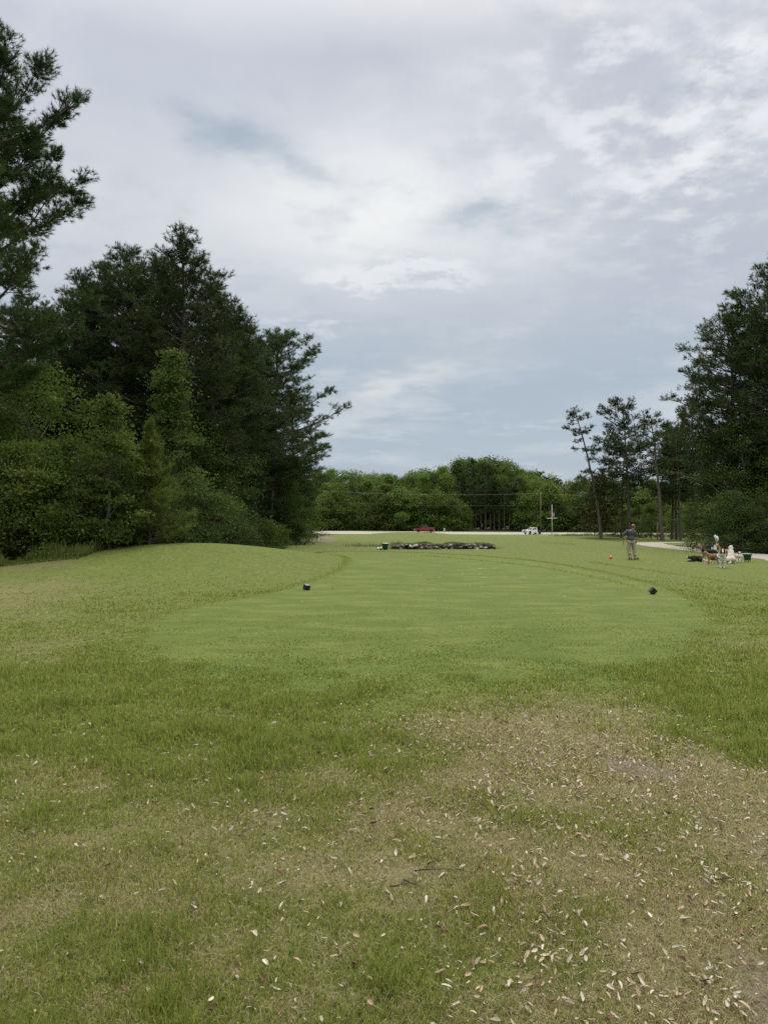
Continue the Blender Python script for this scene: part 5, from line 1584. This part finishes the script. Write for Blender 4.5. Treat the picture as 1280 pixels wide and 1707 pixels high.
# limp flag: folded cloth hanging from the halyard, stripes run with the fly
zt_, zb_ = zat(851.5, y) - zb, zat(864, y) - zb
nu, nv = 26, 18
V = np.zeros((nv, nu, 3)); hoist = 1.25
for j in range(nv):
    for i in range(nu):
        f = i / (nu - 1); g = j / (nv - 1)                    # f along the fly, g down the hoist
        drop = (zt_ - zb_ - hoist) * f ** 0.8
        V[j, i] = (0.10 + 0.42 * f ** 0.6 + 0.06 * math.sin(f * 9 + g), 0.13 * math.sin(f * 15 + 1.5 * g) * f, zt_ - g * hoist * (1 - 0.25 * f) - drop)
q = []; mi = []
for j in range(nv - 1):
    for i in range(nu - 1):
        a = j * nu + i; q.append((a, a + 1, a + nu + 1, a + nu))
        st = int((j / (nv - 1)) * 13)
        mi.append(2 if (i < nu * 0.4 and st < 7) else (0 if st % 2 == 0 else 1))
o = link('flag', np_mesh('flag', V.reshape(-1, 3), quads=q, mat_idx=mi, smooth=True), None, [M_FLAGR, M_FLAGW, M_FLAGB])
o.location = (x, y, zb); o.rotation_euler = (0, 0, RD_ANG)
sm = o.modifiers.new('thick', 'SOLIDIFY'); sm.thickness = 0.012
tag(o, 'limp red and white striped flag with blue corner hanging on the flagpole', 'flag')

y = road_y_at(740, -6.6); x = xat(740, y); zb = gz(x, y)
sg = empty('road_sign', (x, y, zb), 0, 'small white road sign on a post right of the red pickup', 'road sign')
bm = bmesh.new(); box(bm, (0, 0, 0.9), (0.10, 0.07, 2.4)); done(bm, 'post', M_POLE, sg, 0.008)
bm = bmesh.new(); box(bm, (0.08, -0.06, 1.62), (0.42, 0.02, 0.72)); done(bm, 'sign_panel', M_SIGN, sg, 0.008)

x, y = xat(1095, 91), 91
bm = bmesh.new(); cone(bm, (0, 0, -0.3), (0.03, 0, 2.15), 0.085, 0.075, 10); lathe(bm, [(0.075, 2.15), (0.05, 2.2), (0, 2.21)], 10, c=(0.03, 0, 0))
o = done(bm, 'wooden_post', M_POST); o.location = (x, y, gz(x, y)); tag(o, 'short wooden post close to the bare slanting pine trunk', 'post')
x, y = xat(1029, 176), 176

poles = []
for u in (470, 901, 1290):
    y = road_y_at(u, 11.0); x = xat(u, y); zb = gz(x, y)
    poles.append((u, x, y, zb))
ZW = lambda u, v0, y: zat(v0, y)
ARM = []
for k, (u, x, y, zb) in enumerate(poles):
    top = zat(np.interp(u, [470, 901, 1290], [814, 823, 825]), y)
    e = empty('utility_pole', (x, y, zb), RD_ANG, ('wooden utility pole hidden among the left trees', 'wooden utility pole just left of the flagpole', 'wooden utility pole hidden behind the right grove')[k], 'utility pole', 'utility poles along the far road')
    bm = bmesh.new(); cone(bm, (0, 0, -0.5), (0, 0, top - zb + 0.5), 0.12, 0.08, 10); done(bm, 'pole', M_POST, e)
    bm = bmesh.new(); box(bm, (0, 0, top - zb - 0.05), (0.10, 2.1, 0.10)); done(bm, 'cross_arm', M_POST, e, 0.01)
    for dy_ in (-1.0, 1.0, 0.0):
        bm = bmesh.new(); lathe(bm, [(0.03, 0), (0.05, 0.04), (0.03, 0.08), (0.05, 0.12), (0, 0.16)], 8, c=(0, dy_, top - zb + (0.01 if dy_ else 0.5))); done(bm, 'insulator', M_STEEL, e)
    ARM.append((x, y, top))
for (dn_, dz_, lab) in ((-1.0, 0.12, 'near upper power cable before the far wood'), (1.0, 0.10, 'far upper power cable before the far wood'), (0.0, -3.2, 'lowest power cable before the far wood')):
    bm = bmesh.new()
    for (x0, y0, z0), (x1, y1, z1) in zip(ARM[:-1], ARM[1:]):
        pr = None
        for t in np.linspace(0, 1, 19):
            p = V3((x0 + (x1 - x0) * t + RD_NRM[0] * dn_, y0 + (y1 - y0) * t + RD_NRM[1] * dn_, z0 + (z1 - z0) * t + dz_ - 1.1 * 4 * t * (1 - t)))
            if pr is not None: cone(bm, pr, p, 0.010, 0.010, 5, caps=False)
            pr = p
    o = done(bm, 'power_cable', M_WIRE)
    tag(o, lab, 'power cable', 'power cables along the far road')

# ================================================================== rocks of the cut bank
M_EARTH = plain('dark_wet_earth', (0.050, 0.040, 0.030), 0.9, 0.55, 5, bump=0.8)
V = []; q = []
xs = np.arange(0.35, 9.2, 0.07); nr_ = 9
for i, x in enumerate(xs):
    lip = 59.6 + 0.5 * math.sin(x * 1.3) + 0.3 * math.sin(x * 3.1 + 1)
    e_ = min(1, (x - 0.35) / 0.7, (9.2 - x) / 1.0) ** 0.5
    top = (gz(x, lip + 0.75) + 0.02 + 0.10 * float(fbm(x * 2.3, 3.0, 5, 3))) * e_ + (-0.35) * (1 - e_)
    for j in range(nr_):
        f = j / (nr_ - 1)
        V.append((x, lip - 0.42 + 0.22 * f + 0.22 * float(fbm(x * 3.0, f * 2.5 + 9, 6, 4)), -0.9 + (top + 0.9) * f))
    V.append((x, lip + 0.9, top - 0.03))
k_ = nr_ + 1
for i in range(len(xs) - 1):
    for j in range(k_ - 1):
        a = i * k_ + j; q.append((a, a + k_, a + k_ + 1, a + 1))
tag(link('earth_bank', np_mesh('earth_bank', V, quads=q, smooth=True), None, [M_EARTH]), kind='structure')
M_ROCK = plain('grey_bank_rock', (0.21, 0.195, 0.17), 0.9, 0.45, 3, bump=0.6)
M_ROCKD = plain('dark_bank_rock', (0.075, 0.065, 0.055), 0.9, 0.4, 3, bump=0.6)
M_ROCKP = plain('pale_bank_rock', (0.40, 0.37, 0.32), 0.9, 0.2, 3, bump=0.5)
rngr = np.random.default_rng(12)
protos = []
for k in range(6):
    bm = bmesh.new()
    bmesh.ops.create_icosphere(bm, subdivisions=2, radius=1.0)
    for v in bm.verts:
        n_ = fbm(np.array([v.co.x * 1.3 + k * 9]), np.array([v.co.y * 1.3 + v.co.z * 1.7]), 50 + k, 3)[0]
        v.co *= 1 + 0.55 * n_
        v.co.z *= 0.62
    me_ = bpy.data.meshes.new('bank_rock'); bm.to_mesh(me_); bm.free(); me_.materials.append(M_ROCK); protos.append(me_)
for i in range(140):
    x = rngr.uniform(0.5, 9.0); lip = 59.6 + 0.5 * math.sin(x * 1.3) + 0.3 * math.sin(x * 3.1 + 1)
    y = lip - 0.36 + rngr.uniform(-0.16, 0.10); zz_ = rngr.choice((rngr.uniform(-0.30, 0.05), rngr.uniform(0.02, 0.22)))
    if x > 7.6 and rngr.random() < 0.5: continue
    o = link('bank_rock', protos[i % 6])
    s = rngr.uniform(0.06, 0.19)
    o.location = (x, y, zz_); o.rotation_euler = (rngr.uniform(-.4, .4), rngr.uniform(-.4, .4), rngr.uniform(0, 6.28)); o.scale = (s * 1.35, s, s * rngr.uniform(.7, 1.1))
    o.material_slots[0].link = 'OBJECT'
    kind = rngr.choice(3, p=(0.33, 0.55, 0.12))
    o.material_slots[0].material = (M_ROCK, M_ROCKD, M_ROCKP)[kind]
    tag(o, ('grey rock bedded in the cut bank of the ditch', 'dark wet rock bedded in the cut bank of the ditch', 'pale rock lying on the cut bank of the ditch')[kind], 'rock', ('grey rocks of the cut bank', 'dark rocks of the cut bank', 'pale rocks of the cut bank')[kind])

# small dark twigs in the worn grass
M_TWIG = plain('dark_twig', (0.045, 0.036, 0.028), 0.9, 0.3, 30)
for i, (u, v, a, L) in enumerate(((690, 1452, 20, .16), (672, 1466, -30, .12), (712, 1440, 55, .13), (650, 1478, 10, .10), (1015, 1335, 35, .12), (890, 1520, -50, .14), (1180, 1470, 15, .11), (400, 1395, 70, .10))):
    x, y = gp(u, v)
    bm = bmesh.new(); p = [V3((0, 0, 0.018))]
    for k in range(4): p.append(p[-1] + V3((L / 4, rngd.normal(0, L * .06), rngd.normal(0.001, .003))))
    for k in range(4): cone(bm, p[k], p[k + 1], 0.0042 - k * .0007, 0.0035 - k * .0007, 6)
    cone(bm, p[2], p[2] + V3((L * .2, L * .2, 0.01)), 0.0028, 0.0014, 5)
    o = done(bm, 'twig', M_TWIG); o.location = (x, y, gz(x, y)); o.rotation_euler = (0, 0, R(a))
    tag(o, 'thin dark twig lying in the worn grass', 'twig', 'twigs in the worn grass')
# ================================================================== grass blades, weeds, fallen leaves
def blade_mat():
    m, nt, b = new_mat('grass_blades')
    at = N(nt, 'ShaderNodeAttribute', attribute_name='Col')
    nt.links.new(at.outputs['Color'], b.inputs['Base Color'])
    b.inputs['Roughness'].default_value = 0.55; b.inputs['Specular IOR Level'].default_value = 0.25
    tr = N(nt, 'ShaderNodeBsdfTranslucent'); nt.links.new(at.outputs['Color'], tr.inputs['Color'])
    mx = N(nt, 'ShaderNodeMixShader'); mx.inputs[0].default_value = 0.5
    nt.links.new(b.outputs[0], mx.inputs[1]); nt.links.new(tr.outputs[0], mx.inputs[2])
    nt.links.new(mx.outputs[0], nt.nodes['Material Output'].inputs['Surface'])
    return m


M_BLADE = blade_mat()


def blades(name, x, y, h, w, lean, col, rng):
    n = len(x)
    z = hz(x, y)
    a = rng.uniform(0, 2 * PI, n)
    dx, dy = np.cos(a), np.sin(a)
    fa = a + rng.uniform(0.6, 2.5, n)                   # face turns against the lean
    sx, sy = np.cos(fa) * w * 0.5, np.sin(fa) * w * 0.5
    b = np.stack([x, y, z - 0.004], 1)
    s = np.stack([sx, sy, np.zeros(n)], 1)
    l1 = h * np.sin(lean * 0.45) * 0.55; z1 = h * np.cos(lean * 0.45) * 0.55
    l2 = l1 + h * np.sin(lean) * 0.5; z2 = z1 + h * np.cos(lean) * 0.5
    m = b + np.stack([dx * l1, dy * l1, z1], 1)
    t = b + np.stack([dx * l2, dy * l2, np.maximum(z2, 0.004)], 1)
    V = np.stack([b - s, b + s, m + s * 0.8, m - s * 0.8, t], 1).reshape(-1, 3)
    i = np.arange(n)[:, None] * 5
    Q = i + np.array([[0, 1, 2, 3]]); T = i + np.array([[3, 2, 4]])
    c = np.repeat(col, 5, 0)
    return tag(link(name, np_mesh(name, V, quads=Q, tris=T, cattr=dict(Col=c)), None, [M_BLADE]), kind='stuff')


def blade_cols(dry, teem, rng, n):
    g0 = np.array([0.125, 0.165, 0.030]); g1 = np.array([0.285, 0.325, 0.072]); tg0 = np.array([0.112, 0.165, 0.026]); tg1 = np.array([0.205, 0.262, 0.052])
    d0 = np.array([0.23, 0.20, 0.075]); d1 = np.array([0.54, 0.485, 0.26])
    r = rng.random((n, 1)); t = teem[:, None]
    g = (g0 + (g1 - g0) * r) * (1 - t) + (tg0 + (tg1 - tg0) * r) * t
    d = d0 + (d1 - d0) * rng.random((n, 1)) ** 1.4
    isd = (rng.random(n) < np.clip(0.10 + 1.0 * dry, 0, 0.93))[:, None]
    c = np.where(isd, d, g)
    return np.clip(c * rng.uniform(0.8, 1.2, (n, 1)), 0, 1), isd[:, 0]


rngb = np.random.default_rng(77)


def scatter(n, y0, y1, pad, rng):
    y = y0 * (y1 / y0) ** rng.random(n)
    x = rng.uniform(-1, 1, n) * (0.56 * y + pad)
    return x, y


def lawn(n, y0, y1, pad, wmul):
    x, y = scatter(n, y0, y1, pad, rngb)
    dr_, te_, di_, wo_ = ground_maps(x, y)
    keep = rngb.random(n) > np.clip(di_ * 1.5, 0, 0.93)
    keep &= rngb.random(n) < np.where(te_ > 0.5, sstep(17, 8, y), sstep(26, 10, y))
    x, y, dr_, te_ = x[keep], y[keep], dr_[keep], te_[keep]
    n = len(x)
    col, isd = blade_cols(dr_, te_, rngb, n)
    h = rngb.uniform(0.020, 0.060, n) * (1 - 0.62 * te_) * (1 - 0.25 * isd)
    h = h * (1 - 0.45 * sstep(5, 12, y))
    clump = fbm(x * 2.2, y * 2.2, 91, 3)
    h = h * (1 + 0.55 * np.clip(clump * 2, -0.6, 1)) * (1 + 0.6 * (~isd) * np.clip(0.35 - dr_, 0, .35) * 2)
    tuft = sstep(0.06, 0.22, fbm(x * 5.5, y * 5.5, 95, 3)) * (1 - te_)
    h = h * (1 + 0.55 * tuft * (~isd)) * (1 - 0.25 * np.clip(dr_ * 1.4, 0, 1))
    lean = rngb.uniform(0.1, 1.1, n) + isd * rngb.uniform(0.1, 0.55, n)
    w = np.maximum(0.0040, y * 0.00125) * wmul * rngb.uniform(0.7, 1.3, n)
    blades('grass', x, y, h, w, np.minimum(lean, 1.5), col, rngb)


lawn(330000, 1.9, 6.0, 0.7, 1.0)
lawn(250000, 6.0, 26.0, 0.7, 1.15)

# flat dead thatch between the blades
n = 70000
x, y = scatter(n, 1.9, 11.0, 0.7, rngb)
dr_, te_, di_, _ = ground_maps(x, y)
k = rngb.random(n) < np.clip(dr_ * 1.2 + 0.3 * di_, 0, 1) * (1 - te_)
x, y = x[k], y[k]; n = len(x)
c = np.array([0.24, 0.21, 0.12]) + rngb.random((n, 1)) * np.array([0.24, 0.22, 0.15])
blades('dead_grass', x, y, rngb.uniform(0.03, 0.075, n), np.maximum(0.0026, y * 0.0009), rngb.uniform(1.2, 1.56, n), c, rngb)

# rough fringe: taller weeds at the foot of the left bushes, reeds along the ditch, rough by the pines
def weeds(n, fx_, fy_, hh, ww, c0, c1):
    x, y = fx_(n), None
    y = fy_(x)
    c = np.array(c0) + rngb.random((n, 1)) * (np.array(c1) - np.array(c0))
    hh = hh * np.clip(0.65 + 2.2 * fbm(x * 0.9, y * 0.9, 97, 3), 0.2, 1.5)
    blades('tall_grass', x, y, rngb.uniform(0.5, 1.0, n) * hh, ww * rngb.uniform(0.7, 1.3, n), rngb.uniform(0.1, 0.9, n), c, rngb)


def fy_left(x):
    return 24.9 + 1.0 * fbm(x * 0.6, x * 0 + 3, 15, 3) + np.abs(rngb.normal(0, 1.5, len(x))) + np.clip(x + 16, 0, 4.2) * 0.75


weeds(16000, lambda n: rngb.uniform(-26, -11.5, n), fy_left, 0.55, 0.022, (0.09, 0.13, 0.025), (0.22, 0.25, 0.07))
weeds(9000, lambda n: rngb.uniform(-13, -7.2, n), lambda x: 40 + (x + 13) * 2.1 + rngb.normal(0, 1.6, len(x)), 0.5, 0.03, (0.035, 0.06, 0.02), (0.10, 0.13, 0.04))
weeds(500, lambda n: rngb.normal(-0.8, 1.3, n), lambda x: 61.5 + rngb.normal(0, 1.2, len(x)), 0.3, 0.03, (0.10, 0.12, 0.04), (0.24, 0.21, 0.09))
weeds(5000, lambda n: rngb.uniform(29, 38, n), lambda x: 118 + rngb.normal(0, 5, len(x)), 0.55, 0.06, (0.10, 0.13, 0.04), (0.22, 0.23, 0.09))
weeds(2500, lambda n: rngb.uniform(0.5, 9.0, n), lambda x: 60.7 + 0.5 * np.sin(x * 1.3) + rngb.normal(0, .35, len(x)), 0.16, 0.03, (0.10, 0.13, 0.04), (0.2, 0.21, 0.08))

# longer grass left standing along the cut edges of the tees
def fringe(n, P, closed, off, sd, hh):
    P = np.asarray(P); Q = np.roll(P, -1, 0) if closed else P[1:]
    P0 = P if closed else P[:-1]
    ln = np.linalg.norm(Q - P0, axis=1); k = rngb.choice(len(P0), n, p=ln / ln.sum())
    t = rngb.random(n)[:, None]; p = P0[k] * (1 - t) + Q[k] * t
    e = (Q - P0)[k] / ln[k][:, None]; nr = np.stack([e[:, 1], -e[:, 0]], 1)
    p = p + nr * (off + rngb.normal(0, sd, n))[:, None]
    ok = p[:, 1] > 10.5
    p = p[ok]; n = len(p)
    c = np.array([0.14, 0.19, 0.03]) + rngb.random((n, 1)) * np.array([0.14, 0.14, 0.04])
    blades('grass', p[:, 0], p[:, 1], rngb.uniform(0.5, 1.1, n) * hh, np.maximum(0.005, p[:, 1] * 0.0009), rngb.uniform(0.1, 0.9, n), c, rngb)


ar = sum(TEE[i][0] * TEE[(i + 1) % len(TEE)][1] - TEE[(i + 1) % len(TEE)][0] * TEE[i][1] for i in range(len(TEE)))
fringe(9000, TEE, True, 0.10 if ar > 0 else -0.10, 0.13, 0.034)
for L_ in ([(985, 937), (1030, 944), (1080, 951), (1150, 961), (1220, 971), (1290, 982), (1400, 1000)], [(700, 925), (780, 932), (860, 940), (930, 950), (1010, 966), (1060, 980)]):
    fringe(1000, [gp(u_, v_) for u_, v_ in L_], False, 0.0, 0.12, 0.04)

# ------------------------------------------------------------------ fallen leaves
M_LEAFS = []
for nm, a, b_ in (('bleached', (0.29, 0.26, 0.20), (0.56, 0.52, 0.43)), ('tan', (0.27, 0.20, 0.12), (0.46, 0.36, 0.24)), ('brown', (0.09, 0.055, 0.035), (0.22, 0.135, 0.08))):
    m, nt, b = new_mat('fallen_leaf_' + nm)
    nt.links.new(ramp(nt, noise(nt, objvec(nt), 22, 5, 0.7), [(0.3, a), (0.7, b_)]), b.inputs['Base Color'])
    b.inputs['Roughness'].default_value = 0.75; b.inputs['Specular IOR Level'].default_value = 0.2
    M_LEAFS.append(m)


def leaf_shape(rng, nu=7, nv=4):
    L = rng.uniform(0.85, 1.15); Wd = rng.uniform(0.22, 0.46); cu = rng.uniform(0.25, 1.1) * rng.choice((-1, 1), p=(0.35, 0.65)); cv = rng.uniform(0.3, 1.3); tw = rng.normal(0, 0.5)
    V = np.zeros((nu, nv, 3))
    for i in range(nu):
        s = i / (nu - 1); wd = Wd * (math.sin(PI * min(1, s * 0.97 + 0.03)) ** 0.75) * (1 + 0.14 * math.sin(9 * s + tw))
        x = L * (s - 0.5)
        for j in range(nv):
            t = (j / (nv - 1) - 0.5) * 2
            yy = wd * 0.5 * t; zz = cv * wd * 0.5 * t * t + cu * (x * x) * 0.6
            a = tw * x
            V[i, j] = (x, yy * math.cos(a) - zz * math.sin(a) * 0.3, zz * math.cos(a) + yy * math.sin(a))
    V[:, :, 2] -= V[:, :, 2].min() * 0.5
    q = [(i * nv + j, i * nv + j + 1, (i + 1) * nv + j + 1, (i + 1) * nv + j) for i in range(nu - 1) for j in range(nv - 1)]
    return V.reshape(-1, 3), np.array(q)


rngl = np.random.default_rng(9)
shapes = [leaf_shape(rngl) for _ in range(12)]


def leaf_density(x, y):
    u, v = uv_of(x, y)
    d = 0.05 + 0.95 * sstep(1150, 1250, v) * (0.14 + 0.86 * sstep(300, 800, u))
    d = d * (0.5 + 1.4 * np.clip(0.5 + 1.3 * fbm(x * 1.6, y * 1.6, 111, 3), 0, 1))
    d = d + 1.3 * sstep(1100, 1260, u) * sstep(1330, 1480, v) + 0.3 * np.exp(-(((u - 1000) / 260) ** 2 + ((v - 1260) / 60) ** 2))
    d = d * (1 - 0.85 * np.exp(-(((u - 1240) / 110) ** 2 + ((v - 1205) / 70) ** 2)))
    return d


def leaf_pts(n, y0, y1):
    X = []; Y = []
    while len(X) < n:
        y = np.sqrt(rngl.uniform(y0 * y0, y1 * y1, 800)); x = rngl.uniform(-1, 1, 800) * (0.54 * y + 0.4)
        k = rngl.random(800) * 1.7 < leaf_density(x, y)
        X.extend(x[k]); Y.extend(y[k])
    return np.array(X[:n]), np.array(Y[:n])


leaf_me = []
for V, q in shapes:
    leaf_me.append(np_mesh('fallen_leaf', V, quads=q, smooth=True))
for m_ in leaf_me: m_.materials.append(M_LEAFS[0])
X, Y = leaf_pts(290, 2.1, 4.6)
KN = ('bleached pale fallen leaf lying curled on the worn grass', 'tan fallen leaf lying on the worn grass', 'dark brown fallen leaf lying on the worn grass')
GN = ('bleached fallen leaves on the worn grass', 'tan fallen leaves on the worn grass', 'dark brown fallen leaves on the worn grass')
for i, (x, y) in enumerate(zip(X, Y)):
    o = link('fallen_leaf', leaf_me[i % 12])
    s = rngl.uniform(0.018, 0.040)
    o.scale = (s, s, s)
    o.location = (x, y, float(hz(x, y)) + rngl.uniform(0.014, 0.030)); o.rotation_euler = (rngl.normal(0, 0.35), rngl.normal(0, 0.35), rngl.uniform(0, 6.28))
    kd = int(rngl.choice(3, p=(0.60, 0.27, 0.13)))
    o.material_slots[0].link = 'OBJECT'; o.material_slots[0].material = M_LEAFS[kd]
    tag(o, KN[kd], 'fallen leaf', GN[kd])

# the countless small leaf bits
def litter(name, n, y0, y1, smin, smax, mats_p, zlo, zhi):
    X, Y = leaf_pts(n, y0, y1)
    VV = []; QQ = []; MI = []; off = 0
    for i in range(n):
        V, q = shapes[rngl.integers(0, 12)]
        s = rngl.uniform(smin, smax) * (1 + 0.03 * Y[i])
        e = Matrix.Rotation(rngl.uniform(0, 6.28), 3, 'Z') @ Matrix.Rotation(rngl.normal(0, 0.4), 3, 'X') @ Matrix.Rotation(rngl.normal(0, 0.4), 3, 'Y')
        P = (V * s) @ np.array(e).T + np.array([X[i], Y[i], float(hz(X[i], Y[i])) + rngl.uniform(zlo, zhi)])
        VV.append(P); QQ.append(q + off); off += len(P)
        MI.append(np.full(len(q), rngl.choice(3, p=mats_p)))
    tag(link(name, np_mesh(name, np.concatenate(VV), quads=np.concatenate(QQ), mat_idx=np.concatenate(MI), smooth=True), None, M_LEAFS), kind='stuff')


litter('leaf_litter', 3600, 1.9, 7.6, 0.015, 0.040, (0.52, 0.33, 0.15), 0.008, 0.032)
litter('leaf_litter', 4500, 1.9, 7.0, 0.007, 0.018, (0.50, 0.34, 0.16), 0.010, 0.028)
litter('leaf_litter', 260, 5.5, 30, 0.020, 0.045, (0.6, 0.3, 0.1), 0.012, 0.03)

# ================================================================== render settings
scene.render.engine = 'CYCLES'
cy = scene.cycles
cy.use_denoising = False
try:
    cy.denoiser = 'OPENIMAGEDENOISE'; cy.denoising_input_passes = 'RGB_ALBEDO_NORMAL'; cy.denoising_prefilter = 'ACCURATE'
except Exception:
    pass
cy.max_bounces = 6; cy.diffuse_bounces = 3; cy.glossy_bounces = 2; cy.transmission_bounces = 3; cy.transparent_max_bounces = 4
cy.use_adaptive_sampling = False
cy.sample_clamp_indirect = 4.0
scene.render.film_transparent = False
